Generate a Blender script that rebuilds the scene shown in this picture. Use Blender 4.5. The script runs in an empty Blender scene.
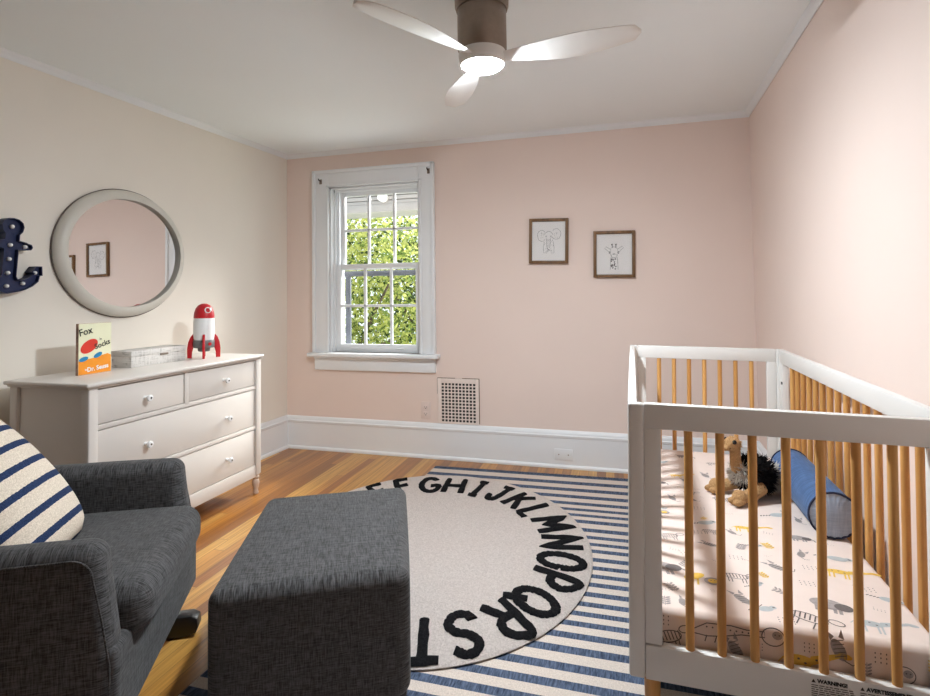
import bpy, bmesh, math, random
from math import sin, cos, tan, pi, radians, sqrt, atan2
from mathutils import Matrix, Vector, Euler

random.seed(7)
SC = bpy.context.scene
COL = SC.collection

# ------------------------------------------------------------------ helpers
def link(o):
    COL.objects.link(o); return o

def obj(name, bm, mats, parent=None, loc=(0, 0, 0), smooth=40):
    me = bpy.data.meshes.new(name)
    bmesh.ops.recalc_face_normals(bm, faces=bm.faces)
    bm.to_mesh(me); bm.free()
    if not isinstance(mats, (list, tuple)): mats = [mats]
    for m in mats: me.materials.append(m)
    if smooth:
        for p in me.polygons: p.use_smooth = True
        me.set_sharp_from_angle(angle=radians(smooth))
    o = bpy.data.objects.new(name, me); link(o)
    o.location = loc
    if parent is not None: o.parent = parent
    return o

def tag(o, label=None, cat=None, group=None, kind=None):
    if label: o['label'] = label
    if cat: o['category'] = cat
    if group: o['group'] = group
    if kind: o['kind'] = kind
    return o

def thing(name, label, cat, loc=(0, 0, 0), rotz=0, group=None, rot=None):
    o = bpy.data.objects.new(name, None); link(o)
    o.empty_display_size = .05
    o.location = loc
    o.rotation_euler = rot if rot is not None else (0, 0, rotz)
    return tag(o, label, cat, group)

def struct(name, bm, mats, parent=None, label=None, cat=None, smooth=40):
    o = obj(name, bm, mats, parent, smooth=smooth)
    if parent is None:
        o['kind'] = 'structure'
        if label: o['label'] = label
        if cat: o['category'] = cat
    return o

def BM(): return bmesh.new()

def merge(bm, src, M=None, mi=0):
    """append bmesh src into bm"""
    if M is not None: bmesh.ops.transform(src, matrix=M, verts=src.verts)
    for f in src.faces: f.material_index = mi
    me = bpy.data.meshes.new('tmp'); src.to_mesh(me); src.free()
    bm.from_mesh(me); bpy.data.meshes.remove(me)

def box(bm, lo, hi, bev=0.0, seg=2, M=None, mi=0):
    t = bmesh.new(); bmesh.ops.create_cube(t, size=1)
    s = [hi[i] - lo[i] for i in range(3)]; c = [(hi[i] + lo[i]) / 2 for i in range(3)]
    bmesh.ops.transform(t, matrix=Matrix.Translation(c) @ Matrix.Diagonal((*s, 1)), verts=t.verts)
    if bev > 0:
        bev = min(bev, min(abs(x) for x in s) * .49)
        bmesh.ops.bevel(t, geom=list(t.edges), offset=bev, segments=seg, affect='EDGES', profile=.5)
    merge(bm, t, M, mi)

def frame_axes(d):
    d = Vector(d).normalized()
    a = Vector((0, 0, 1)) if abs(d.z) < .9 else Vector((1, 0, 0))
    u = d.cross(a).normalized(); v = d.cross(u).normalized()
    return u, v

def cyl(bm, p0, p1, r0, r1=None, n=20, M=None, mi=0):
    r1 = r0 if r1 is None else r1
    p0 = Vector(p0); p1 = Vector(p1); u, v = frame_axes(p1 - p0)
    t = bmesh.new()
    A = [t.verts.new(p0 + r0 * (cos(2*pi*i/n) * u + sin(2*pi*i/n) * v)) for i in range(n)]
    B = [t.verts.new(p1 + r1 * (cos(2*pi*i/n) * u + sin(2*pi*i/n) * v)) for i in range(n)]
    for i in range(n): t.faces.new((A[i], A[(i+1) % n], B[(i+1) % n], B[i]))
    t.faces.new(A[::-1]); t.faces.new(B)
    merge(bm, t, M, mi)

def lathe(bm, prof, n=32, M=None, mi=0, cap=True):
    """profile of (r, z) about local Z"""
    t = bmesh.new(); rings = []
    for r, z in prof:
        if r < 1e-6: rings.append([t.verts.new((0, 0, z))])
        else: rings.append([t.verts.new((r*cos(2*pi*i/n), r*sin(2*pi*i/n), z)) for i in range(n)])
    for a, b in zip(rings, rings[1:]):
        for i in range(n):
            j = (i+1) % n
            if len(a) == 1 and len(b) == 1: continue
            if len(a) == 1: t.faces.new((a[0], b[j], b[i]))
            elif len(b) == 1: t.faces.new((a[i], a[j], b[0]))
            else: t.faces.new((a[i], a[j], b[j], b[i]))
    if cap:
        if len(rings[0]) > 1: t.faces.new(rings[0][::-1])
        if len(rings[-1]) > 1: t.faces.new(rings[-1])
    merge(bm, t, M, mi)

def tube(bm, pts, r, n=8, closed=False, M=None, mi=0, flat=1.0, up=None):
    """tube along a polyline; r number or list; flat squashes along 'up'"""
    t = bmesh.new(); P = [Vector(p) for p in pts]; m = len(P)
    rings = []; prev = None
    for i in range(m):
        if closed: d = P[(i+1) % m] - P[i-1]
        else: d = P[min(i+1, m-1)] - P[max(i-1, 0)]
        d.normalize()
        if up is not None:
            v = Vector(up); u = d.cross(v).normalized(); v = u.cross(d).normalized()
        else:
            if prev is None: u, v = frame_axes(d)
            else:
                u = (prev - d * prev.dot(d)).normalized(); v = d.cross(u).normalized()
            prev = u
        rr = r[i] if isinstance(r, (list, tuple)) else r
        rings.append([t.verts.new(P[i] + rr*(cos(2*pi*k/n)*u + flat*sin(2*pi*k/n)*v)) for k in range(n)])
    for i in range(m if closed else m-1):
        a = rings[i]; b = rings[(i+1) % m]
        for k in range(n):
            t.faces.new((a[k], a[(k+1) % n], b[(k+1) % n], b[k]))
    if not closed:
        t.faces.new(rings[0][::-1]); t.faces.new(rings[-1])
    merge(bm, t, M, mi)

def soft(bm, c, size, r, n=8, m=4, bulge=(0, 0, 0), M=None, mi=0, warp=None):
    """rounded, slightly puffed box"""
    h = [s/2 for s in size]; r = min(r, min(h)*.98)
    def coords(hh):
        inner = hh - r
        L = [-(inner + r*tan(radians(45)*k/m)) for k in range(m, 0, -1)]
        L += [-inner + 2*inner*k/n for k in range(n+1)]
        L += [inner + r*tan(radians(45)*k/m) for k in range(1, m+1)]
        return L
    cs = [coords(x) for x in h]
    t = bmesh.new()
    def mp(p):
        q = Vector([max(-(h[i]-r), min(h[i]-r, p[i])) for i in range(3)])
        d = Vector(p) - q
        if d.length > 1e-9: q = q + d.normalized()*r
        o = q.copy()
        for i in range(3):
            j, k = (i+1) % 3, (i+2) % 3
            o[i] += bulge[i]*(1-(q[j]/h[j])**2)*(1-(q[k]/h[k])**2)*(q[i]/h[i])
        if warp: o = Vector(warp(o))
        return o + Vector(c)
    for ax in range(3):
        a, b = (ax+1) % 3, (ax+2) % 3
        for sgn in (-1, 1):
            g = []
            for x in cs[a]:
                row = []
                for y in cs[b]:
                    p = [0, 0, 0]; p[ax] = sgn*h[ax]; p[a] = x; p[b] = y
                    row.append(t.verts.new(mp(p)))
                g.append(row)
            for i in range(len(g)-1):
                for j in range(len(g[0])-1):
                    t.faces.new((g[i][j], g[i+1][j], g[i+1][j+1], g[i][j+1]))
    bmesh.ops.remove_doubles(t, verts=t.verts, dist=1e-5)
    bmesh.ops.recalc_face_normals(t, faces=t.faces)
    merge(bm, t, M, mi)

def prism(bm, poly, z0, z1, M=None, mi=0, bev=0):
    t = bmesh.new()
    A = [t.verts.new((x, y, z0)) for x, y in poly]; B = [t.verts.new((x, y, z1)) for x, y in poly]
    n = len(poly)
    for i in range(n): t.faces.new((A[i], A[(i+1) % n], B[(i+1) % n], B[i]))
    t.faces.new(A[::-1]); t.faces.new(B)
    bmesh.ops.recalc_face_normals(t, faces=t.faces)
    if bev: 
        es = [e for e in t.edges if abs(e.verts[0].co.z - e.verts[1].co.z) < 1e-7]
        bmesh.ops.bevel(t, geom=es, offset=bev, segments=2, affect='EDGES', profile=.5)
    merge(bm, t, M, mi)

def ribbon(bm, pts, w, M=None, mi=0, z=0):
    """flat stroke on the local XY plane"""
    t = bmesh.new(); P = [Vector((p[0], p[1])) for p in pts]; L = []; R = []
    for i, p in enumerate(P):
        d = P[min(i+1, len(P)-1)] - P[max(i-1, 0)]
        if d.length < 1e-9: d = Vector((1, 0))
        d.normalize(); nrm = Vector((-d.y, d.x))*w/2
        L.append(t.verts.new((p.x+nrm.x, p.y+nrm.y, z))); R.append(t.verts.new((p.x-nrm.x, p.y-nrm.y, z)))
    for i in range(len(P)-1): t.faces.new((L[i], R[i], R[i+1], L[i+1]))
    merge(bm, t, M, mi)

def blob(bm, poly, M=None, mi=0, z=0):
    t = bmesh.new(); t.faces.new([t.verts.new((x, y, z)) for x, y in poly]); merge(bm, t, M, mi)

def ell(cx, cy, a, b, n=20, a0=0, a1=360, rot=0):
    out = []
    full = abs(a1-a0) >= 360
    for i in range(n if full else n+1):
        t = radians(a0+(a1-a0)*i/n); x, y = a*cos(t), b*sin(t)
        out.append((cx+x*cos(rot)-y*sin(rot), cy+x*sin(rot)+y*cos(rot)))
    return out

def text_bm(bm, s, size, M, mi=0, depth=0.0, align='CENTER', bold=0.0):
    cu = bpy.data.curves.new('txt', 'FONT'); cu.body = s; cu.size = size; cu.align_x = align
    cu.align_y = 'CENTER'; cu.extrude = depth; cu.offset = bold; cu.resolution_u = 3
    o = bpy.data.objects.new('txt', cu); link(o)
    dg = bpy.context.evaluated_depsgraph_get()
    me = bpy.data.meshes.new_from_object(o.evaluated_get(dg))
    t = bmesh.new(); t.from_mesh(me); merge(bm, t, M, mi)
    bpy.data.objects.remove(o); bpy.data.curves.remove(cu); bpy.data.meshes.remove(me)

# ------------------------------------------------------------------ materials
def srgb(r, g, b):
    f = lambda c: (c/255/12.92) if c/255 <= .04045 else ((c/255+.055)/1.055)**2.4
    return (f(r), f(g), f(b), 1)

class NT:
    def __init__(s, name):
        s.m = bpy.data.materials.new(name); s.m.use_nodes = True
        s.t = s.m.node_tree; s.n = s.t.nodes; s.l = s.t.links
        s.b = s.n['Principled BSDF']; s.out = s.n['Material Output']
    def new(s, typ, **kw):
        x = s.n.new(typ)
        for k, v in kw.items():
            if k.startswith('i_'): x.inputs[k[2:].replace('_', ' ')].default_value = v
            else: setattr(x, k, v)
        return x
    def ln(s, a, b): s.l.new(a, b)
    def coord(s, which='Object', scale=(1, 1, 1), rot=(0, 0, 0)):
        c = s.new('ShaderNodeTexCoord'); mp = s.new('ShaderNodeMapping')
        mp.inputs['Scale'].default_value = scale; mp.inputs['Rotation'].default_value = rot
        s.ln(c.outputs[which], mp.inputs['Vector']); return mp.outputs[0]
    def noise(s, vec, scale, detail=3, rough=.5):
        x = s.new('ShaderNodeTexNoise'); x.inputs['Scale'].default_value = scale
        x.inputs['Detail'].default_value = detail; x.inputs['Roughness'].default_value = rough
        s.ln(vec, x.inputs['Vector']); return x.outputs['Fac']
    def math(s, op, a, b=None, c=None):
        x = s.new('ShaderNodeMath', operation=op)
        for i, v in enumerate((a, b, c)):
            if v is None: continue
            if isinstance(v, (int, float)): x.inputs[i].default_value = v
            else: s.ln(v, x.inputs[i])
        return x.outputs[0]
    def ramp(s, fac, stops, interp='LINEAR'):
        x = s.new('ShaderNodeValToRGB'); x.color_ramp.interpolation = interp
        els = x.color_ramp.elements
        while len(els) < len(stops): els.new(.5)
        for e, (p, c) in zip(els, stops): e.position = p; e.color = c
        s.ln(fac, x.inputs[0]); return x.outputs[0]
    def mix(s, fac, a, b, blend='MIX'):
        x = s.new('ShaderNodeMix', data_type='RGBA', blend_type=blend)
        for i, v in ((0, fac), (6, a), (7, b)):
            if isinstance(v, (int, float)): x.inputs[i].default_value = v
            elif isinstance(v, tuple): x.inputs[i].default_value = v
            else: s.ln(v, x.inputs[i])
        return x.outputs[2]
    def bump(s, h, strength=.2, dist=.002):
        x = s.new('ShaderNodeBump'); x.inputs['Strength'].default_value = strength
        x.inputs['Distance'].default_value = dist
        s.ln(h, x.inputs['Height']); s.ln(x.outputs[0], s.b.inputs['Normal'])
    def base(s, c):
        if isinstance(c, tuple): s.b.inputs['Base Color'].default_value = c
        else: s.ln(c, s.b.inputs['Base Color'])
    def set(s, rough=None, metal=None, spec=None):
        if rough is not None: s.b.inputs['Roughness'].default_value = rough
        if metal is not None: s.b.inputs['Metallic'].default_value = metal
        if spec is not None: s.b.inputs['Specular IOR Level'].default_value = spec

def paint(name, col, rough=.5, var=.03, scale=8, bump=.05, bscale=200, spec=.4, metal=0):
    t = NT(name); v = t.coord()
    n = t.noise(v, scale, 3)
    dark = tuple(c*(1-var*2) for c in col[:3])+(1,); lite = tuple(min(1, c*(1+var)) for c in col[:3])+(1,)
    t.base(t.ramp(n, [(.3, dark), (.7, lite)]))
    t.set(rough, metal, spec)
    if bump: t.bump(t.noise(v, bscale, 2), bump, .001)
    return t.m

def fabric(name, c0, c1, rough=.95, f=1.0):
    t = NT(name)
    F_, C_ = 330*f, 26*f
    g = t.new('ShaderNodeNewGeometry'); tc = t.new('ShaderNodeTexCoord')
    sp = t.new('ShaderNodeSeparateXYZ'); t.ln(tc.outputs['Normal'], sp.inputs[0])
    num = None; den = None
    for i, sc in enumerate(((F_, C_, C_), (C_, F_, C_), (C_, C_, F_))):
        n = t.noise(t.coord(scale=sc), 1, 2, .6)
        w = t.math('SUBTRACT', 1.02, t.math('ABSOLUTE', sp.outputs[i])); w = t.math('MULTIPLY', w, w)
        nw = t.math('MULTIPLY', n, w)
        num = nw if num is None else t.math('ADD', num, nw); den = w if den is None else t.math('ADD', den, w)
    s = t.math('DIVIDE', num, den)
    t.base(t.ramp(s, [(.38, c0), (.62, c1)]))
    t.set(rough, spec=.2); t.bump(s, .4, .002)
    t.b.inputs['Sheen Weight'].default_value = .10
    return t.m

def wood(name, c0, c1, axis=2, rough=.45, sc=1.0):
    t = NT(name); s = [38*sc]*3; s[axis] = 2.5*sc
    n = t.noise(t.coord(scale=tuple(s)), 1, 4, .6)
    t.base(t.ramp(n, [(.3, c0), (.7, c1)])); t.set(rough, spec=.35)
    t.bump(n, .08, .001)
    return t.m

M = {}
M['pink'] = paint('wall paint pink', srgb(232, 213, 203), .75, .008, 3, .06, 160)
M['cream'] = paint('left wall cream', srgb(233, 226, 215), .75, .008, 3, .06, 160)  # paler, yellower tone for the left wall only
M['darkening'] = paint('accent wall brown', srgb(150, 122, 102), .8, .008, 3, .06, 160)  # invented brown for the unseen wall, keeps camera-facing sides dark
M['ceil'] = paint('ceiling paint', srgb(240, 246, 248), .8, .006, 2, .04, 120)
M['trim'] = paint('trim gloss white', srgb(232, 234, 236), .35, .008, 4, .03, 60)
M['hole_shade'] = paint('painted hole shade', (.02, .018, .016, 1), .9, 0, 5, 0)  # near black that stands in for shade inside holes and slots
M['dresser'] = paint('dresser warm white lacquer', srgb(214, 208, 202), .35, .01, 5, .02, 60)
M['foot'] = paint('turned foot beige', srgb(205, 185, 168), .4, .03, 20, 0)
M['crib'] = paint('crib white lacquer', srgb(224, 222, 218), .38, .008, 5, .02, 80)
M['slat'] = wood('natural beech wood', srgb(186, 130, 70), srgb(220, 170, 104), 2, .45)
M['metal'] = paint('brushed nickel bronze', srgb(150, 136, 124), .38, .05, 30, .05, 300, metal=.75)
M['darkmetal'] = paint('dark steel', srgb(70, 66, 62), .4, .05, 30, 0, metal=.8)
M['black'] = paint('black lacquer', srgb(28, 27, 28), .3, .05, 10, .03, 60)
M['white'] = paint('white plastic', srgb(232, 232, 230), .35, .005, 5, 0)
M['blade'] = paint('fan blade white', srgb(226, 224, 220), .4, .01, 6, .02, 60)
M['char'] = fabric('charcoal heather fabric', srgb(43, 42, 41), srgb(93, 92, 93), f=1.25)
M['pipe'] = fabric('charcoal piping', srgb(38, 37, 37), srgb(66, 65, 65))
M['frame'] = wood('picture frame walnut', srgb(92, 66, 42), srgb(134, 100, 66), 2, .5)
M['paper'] = paint('paper white', srgb(242, 238, 235), .8, .01, 10, 0)
M['ink'] = paint('pencil ink', srgb(70, 62, 58), .9, .1, 200, 0)
M['mframe'] = paint('mirror frame grey cream', srgb(206, 202, 192), .4, .015, 10, .02, 60)
M['mback'] = paint('mirror back rim', srgb(104, 94, 86), .6, .02, 10, 0)
M['navy'] = paint('navy painted metal', srgb(28, 40, 78), .4, .06, 12, .05, 60)
M['bulb'] = paint('bulb white glass', srgb(238, 238, 236), .2, .0, 5, 0)
M['red'] = paint('red lacquer', srgb(196, 36, 44), .35, .03, 15, 0)
M['rwhite'] = paint('rocket white', srgb(236, 236, 236), .3, .005, 8, 0)
M['rgrey'] = paint('rocket grey band', srgb(112, 112, 112), .45, .05, 30, 0)
M['outlet'] = paint('outlet plate', srgb(226, 208, 200), .4, .005, 5, 0)
M['vent'] = paint('vent painted', srgb(234, 220, 212), .5, .02, 20, .05, 100)
M['chip'] = paint('chipped edge', srgb(128, 104, 84), .9, .2, 60, 0)
M['navypipe'] = paint('navy piping', srgb(32, 40, 66), .8, .05, 40, 0)
M['mir'] = NT('mirror glass').m
_b = M['mir'].node_tree.nodes['Principled BSDF']
_b.inputs['Base Color'].default_value = (.93, .93, .93, 1); _b.inputs['Metallic'].default_value = 1; _b.inputs['Roughness'].default_value = .015

def glass_mat(name, tint=(.97, .985, .98, 1), gloss=.06):
    t = NT(name); t.n.remove(t.b)
    tr = t.new('ShaderNodeBsdfTransparent'); tr.inputs[0].default_value = tint
    gl = t.new('ShaderNodeBsdfGlossy'); gl.inputs['Roughness'].default_value = .02
    lw = t.new('ShaderNodeLayerWeight'); lw.inputs[0].default_value = .12
    mx = t.new('ShaderNodeMixShader')
    f = t.math('MULTIPLY', lw.outputs['Fresnel'], 1.0)
    t.ln(f, mx.inputs[0]); t.ln(tr.outputs[0], mx.inputs[1]); t.ln(gl.outputs[0], mx.inputs[2])
    t.ln(mx.outputs[0], t.out.inputs['Surface'])
    return t.m
M['glass'] = glass_mat('window glass')
M['picglass'] = glass_mat('picture glass', (1, 1, 1, 1))
M['knob'] = paint('knob clear acrylic', srgb(236, 236, 236), .08, 0, 5, 0, spec=.8)

def emit(name, col, strength):
    t = NT(name); t.n.remove(t.b)
    e = t.new('ShaderNodeEmission'); e.inputs[0].default_value = col; e.inputs[1].default_value = strength
    t.ln(e.outputs[0], t.out.inputs['Surface']); return t.m

# floor: narrow planks along Y
def floor_mat():
    t = NT('fir strip floor')
    co = t.new('ShaderNodeTexCoord'); mp = t.new('ShaderNodeMapping'); mp.inputs['Rotation'].default_value = (0, 0, radians(-2))
    t.ln(co.outputs['Object'], mp.inputs[0]); sp = t.new('ShaderNodeSeparateXYZ'); t.ln(mp.outputs[0], sp.inputs[0])
    W = .052
    px = t.math('DIVIDE', sp.outputs[0], W); pid = t.math('FLOOR', px); fr = t.math('FRACT', px)
    wn = t.new('ShaderNodeTexWhiteNoise', noise_dimensions='1D'); t.ln(pid, wn.inputs['W'])
    py = t.math('ADD', t.math('DIVIDE', sp.outputs[1], 1.7), t.math('MULTIPLY', wn.outputs['Value'], 7.3))
    yid = t.math('FLOOR', py); fy = t.math('FRACT', py)
    wn2 = t.new('ShaderNodeTexWhiteNoise', noise_dimensions='2D')
    cb = t.new('ShaderNodeCombineXYZ'); t.ln(pid, cb.inputs[0]); t.ln(yid, cb.inputs[1]); t.ln(cb.outputs[0], wn2.inputs['Vector'])
    v1 = t.new('ShaderNodeCombineXYZ')
    t.ln(t.math('MULTIPLY', sp.outputs[0], 90), v1.inputs[0]); t.ln(t.math('MULTIPLY', sp.outputs[1], 2.2), v1.inputs[1])
    t.ln(t.math('MULTIPLY', wn2.outputs['Value'], 40), v1.inputs[2])
    g = t.noise(v1.outputs[0], 1, 4, .6)
    base = t.ramp(wn2.outputs['Value'], [(0, srgb(134, 82, 38)), (.3, srgb(178, 118, 54)), (.55, srgb(198, 140, 66)), (.8, srgb(214, 164, 88)), (1, srgb(158, 98, 46))])
    gr = t.ramp(g, [(.25, (.55, .5, .45, 1)), (.6, (1, 1, 1, 1)), (.8, (1.12, 1.1, 1.05, 1))])
    c = t.mix(1.0, base, gr, 'MULTIPLY')
    gap = t.math('LESS_THAN', t.math('MINIMUM', fr, t.math('SUBTRACT', 1, fr)), .018)
    gapy = t.math('LESS_THAN', fy, .0015)
    gg = t.math('MAXIMUM', gap, gapy)
    c = t.mix(t.math('MULTIPLY', gg, .7), c, (.07, .03, .012, 1))
    t.base(c); t.set(.28, spec=.5)
    t.bump(t.math('SUBTRACT', t.math('MULTIPLY', g, .25), gg), .15, .0015)
    return t.m
M['floor'] = floor_mat()

def woven(name, c0, c1, sc):
    t = NT(name)
    n = t.noise(t.coord(scale=sc), 1, 3, .65)
    t.base(t.ramp(n, [(.32, c0), (.68, c1)])); t.set(.95, spec=.15)
    t.bump(n, .5, .002)
    return t.m
M['rugblue'] = woven('rug navy blue weave', srgb(44, 54, 72), srgb(98, 110, 132), (170, 22, 20))
M['rugcream'] = woven('rug cream weave', srgb(190, 175, 163), srgb(217, 203, 191), (260, 160, 20))
def plush_mat(name, c0, c1, c2):
    t = NT(name); v = t.coord()
    n = t.noise(v, 150, 4, .75); big = t.noise(v, 7, 4)
    a = t.ramp(n, [(.3, c0), (.7, c1)]); t.base(t.mix(t.math('MULTIPLY', big, .35), a, c2))
    t.set(1, spec=.05); t.bump(n, 1, .012); return t.m
M['tuft'] = plush_mat('tufted cream cotton', srgb(196, 184, 176), srgb(238, 228, 221), srgb(222, 202, 192))
M['letter'] = plush_mat('tufted black cotton', srgb(16, 16, 18), srgb(44, 43, 45), srgb(26, 26, 28))
M['sheet'] = paint('crib sheet cotton', srgb(222, 205, 195), .9, .01, 30, .05, 300)
M['dgrey'] = paint('sheet print grey', srgb(158, 149, 146), .9, .08, 120, 0)
M['dline'] = paint('sheet print dark line', srgb(104, 96, 94), .9, .08, 200, 0)
M['dyel'] = paint('sheet print yellow', srgb(226, 186, 84), .9, .05, 80, 0)
M['dblue'] = paint('sheet print blue grey', srgb(176, 180, 180), .9, .05, 80, 0)
M['bolster'] = fabric('bolster blue velvet', srgb(60, 86, 124), srgb(76, 104, 146), f=.6)
M['bolend'] = fabric('bolster end pale blue', srgb(144, 157, 178), srgb(160, 172, 192), f=.6)
M['tan'] = plush_mat('plush tan', srgb(190, 146, 100), srgb(222, 180, 130), srgb(204, 160, 112))
M['fblack'] = plush_mat('plush black fur', srgb(14, 13, 14), srgb(40, 38, 38), srgb(24, 22, 22))
M['fwhite'] = plush_mat('plush white fur', srgb(204, 194, 182), srgb(238, 230, 220), srgb(222, 210, 196))
M['eye'] = paint('plush eye', srgb(12, 12, 14), .12, 0, 5, 0)

def pillow_mat():
    t = NT('striped pillow cotton')
    co = t.new('ShaderNodeTexCoord'); sp = t.new('ShaderNodeSeparateXYZ'); t.ln(co.outputs['Object'], sp.inputs[0])
    nz = t.noise(t.coord(scale=(1, 1, 1)), 160, 2)
    y = t.math('ADD', sp.outputs[1], t.math('MULTIPLY', t.math('SUBTRACT', nz, .5), .004))
    fr = t.math('FRACT', t.math('DIVIDE', t.math('ADD', y, 2.004), .060))
    st = t.math('LESS_THAN', fr, .31)
    weave = t.noise(t.coord(scale=(300, 300, 300)), 1, 2)
    cream = t.ramp(weave, [(.3, srgb(196, 181, 162)), (.7, srgb(230, 217, 200))])
    navy = t.ramp(weave, [(.3, srgb(30, 42, 70)), (.7, srgb(50, 66, 100))])
    t.base(t.mix(st, cream, navy)); t.set(.95, spec=.15); t.bump(weave, .4, .002); return t.m
M['pillow'] = pillow_mat()

def boxwrap_mat():
    t = NT('grey hatched paper box')
    a = t.noise(t.coord(scale=(20, 260, 14)), 1, 3, .7); b = t.noise(t.coord(scale=(20, 14, 260)), 1, 3, .7)
    s = t.math('MULTIPLY', a, b)
    t.base(t.ramp(s, [(.13, srgb(150, 146, 142)), (.23, srgb(216, 213, 209))])); t.set(.7); return t.m
M['boxwrap'] = boxwrap_mat()
M['bcream'] = paint('book cover cream', srgb(232, 232, 200), .45, .01, 20, 0)
M['borange'] = paint('book cover orange', srgb(238, 150, 36), .45, .03, 30, 0)
M['bred'] = paint('book cover red', srgb(216, 56, 40), .45, .03, 40, 0)
M['bblue'] = paint('book cover blue', srgb(30, 130, 180), .45, .03, 40, 0)
M['btext'] = paint('book black text', srgb(44, 50, 40), .5, 0, 20, 0)
M['bspine'] = paint('book spine', srgb(176, 140, 120), .5, .25, 40, 0)

# ------------------------------------------------------------------ room
YB = 3.6408; XL0 = -2.4595; XR0 = .6902; H = 2.165; YR = -1.35
TL = tan(.0351); TR = tan(.0093)
xl = lambda y: XL0 + TL*(y-YB)
xr = lambda y: XR0 + TR*(y-YB)
def polywall(name, pts, th, mat):          # pts: plan polygon corners (x,y) x z-range
    bm = BM()
    for poly, z0, z1 in pts: prism(bm, poly, z0, z1)
    return struct(name, bm, mat, smooth=0)

bm = BM(); prism(bm, [(xl(YR)-.2, YR-.2), (xr(YR)+.2, YR-.2), (xr(YB)+.2, YB+.2), (xl(YB)-.2, YB+.2)], -.12, 0)
struct('floor', bm, M['floor'], smooth=0)
bm = BM(); prism(bm, [(xl(YR)-.2, YR-.2), (xr(YR)+.2, YR-.2), (xr(YB)+.2, YB+.2), (xl(YB)-.2, YB+.2)], H, H+.12)
struct('ceiling', bm, M['ceil'], smooth=0)
polywall('wall_left', [([(xl(YR)-.15, YR), (xl(YR), YR), (xl(YB), YB), (xl(YB)-.15, YB)], 0, H)], .15, M['cream'])
polywall('wall_right', [([(xr(YR), YR), (xr(YR)+.15, YR), (xr(YB)+.15, YB), (xr(YB), YB)], 0, H)], .15, M['pink'])
# back wall with window hole
WX0, WX1, WZ0, WZ1 = -2.10, -1.40, .70, 1.895
bm = BM()
X0, X1 = xl(YB)-.15, xr(YB)+.15
for lo, hi in (((X0, 0), (WX0, H)), ((WX1, 0), (X1, H)), ((WX0, 0), (WX1, WZ0)), ((WX0, WZ1), (WX1, H))):
    box(bm, (lo[0], YB, lo[1]), (hi[0], YB+.2, hi[1]))
struct('wall_back', bm, M['pink'], smooth=0)
# wall behind the viewer
bm = BM(); box(bm, (xl(YR)-.15, YR-.2, 0), (xr(YR)+.15, YR, H))
struct('wall_rear', bm, M['darkening'], smooth=0)

# crown mouldings and baseboards as extruded profiles along a wall
def run(name, p0, p1, prof, mat):
    """profile (out, z) swept from p0 to p1 (plan); out points to the left of travel"""
    bm = BM(); d = Vector((p1[0]-p0[0], p1[1]-p0[1])).normalized(); nrm = Vector((-d.y, d.x))
    A = [bm.verts.new((p0[0]+nrm.x*o, p0[1]+nrm.y*o, z)) for o, z in prof]
    B = [bm.verts.new((p1[0]+nrm.x*o, p1[1]+nrm.y*o, z)) for o, z in prof]
    n = len(prof)
    for i in range(n): bm.faces.new((A[i], A[(i+1) % n], B[(i+1) % n], B[i]))
    bm.faces.new(A[::-1]); bm.faces.new(B)
    return struct(name, bm, mat, smooth=30)
crown = [(0, H), (0, H-.031), (.005, H-.033), (.008, H-.030), (.011, H-.022), (.017, H-.012), (.023, H-.007), (.026, H)]
bb = [(0, 0), (.034, 0), (.034, .012), (.028, .02), (.020, .022), (.020, .186), (.024, .190), (.026, .198), (.026, .204), (.018, .208), (.017, .216), (.012, .228), (.006, .234), (0, .234)]
run('trim_1', (xr(YB), YB), (xl(YB), YB), crown, M['trim'])
run('trim_2', (xl(YB), YB), (xl(YR), YR), crown, M['trim'])
run('trim_3', (xr(YR), YR), (xr(YB), YB), crown, M['trim'])
run('baseboard_back', (xr(YB), YB), (xl(YB), YB), bb, M['trim'])
run('baseboard_left', (xl(YB), YB), (xl(YR), YR), bb, M['trim'])
run('baseboard_right', (xr(YR), YR), (xr(YB), YB), bb, M['trim'])
run('baseboard_rear', (xl(YR), YR), (xr(YR), YR), bb, M['trim'])

# ---------------- window 1
bm = BM()
CX0, CX1, CZ1 = -2.226, -1.2885, 2.018
F = YB
def casing(bm, lo, hi): box(bm, (lo[0], F-.022, lo[1]), (hi[0], F, hi[1]), .004)
casing(bm, (CX0, .70), (WX0, CZ1)); casing(bm, (WX1, .70), (CX1, CZ1)); casing(bm, (WX0, WZ1), (WX1, CZ1))
# raised outer band and inner bead
for lo, hi in (((CX0-.004, .70), (CX0+.022, CZ1+.004)), ((CX1-.022, .70), (CX1+.004, CZ1+.004)), ((CX0-.004, CZ1-.022), (CX1+.004, CZ1+.004))):
    box(bm, (lo[0], F-.036, lo[1]), (hi[0], F, hi[1]), .006)
for lo, hi in (((WX0-.018, .70), (WX0, WZ1+.018)), ((WX1, .70), (WX1+.018, WZ1+.018)), ((WX0-.018, WZ1), (WX1+.018, WZ1+.018))):
    box(bm, (lo[0], F-.028, lo[1]), (hi[0], F, hi[1]), .005)
win = struct('window_1', bm, M['trim'])
bm = BM()
box(bm, (CX0-.025, F-.075, .672), (CX1+.03, F+.06, .70), .008, 3)
obj('sill', bm, M['trim'], win)
bm = BM(); box(bm, (CX0+.01, F-.024, .575), (CX1+.0, F, .672), .004)
box(bm, (CX0+.01, F-.034, .655), (CX1, F, .672), .005)
obj('apron', bm, M['trim'], win)
bm = BM()
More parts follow.
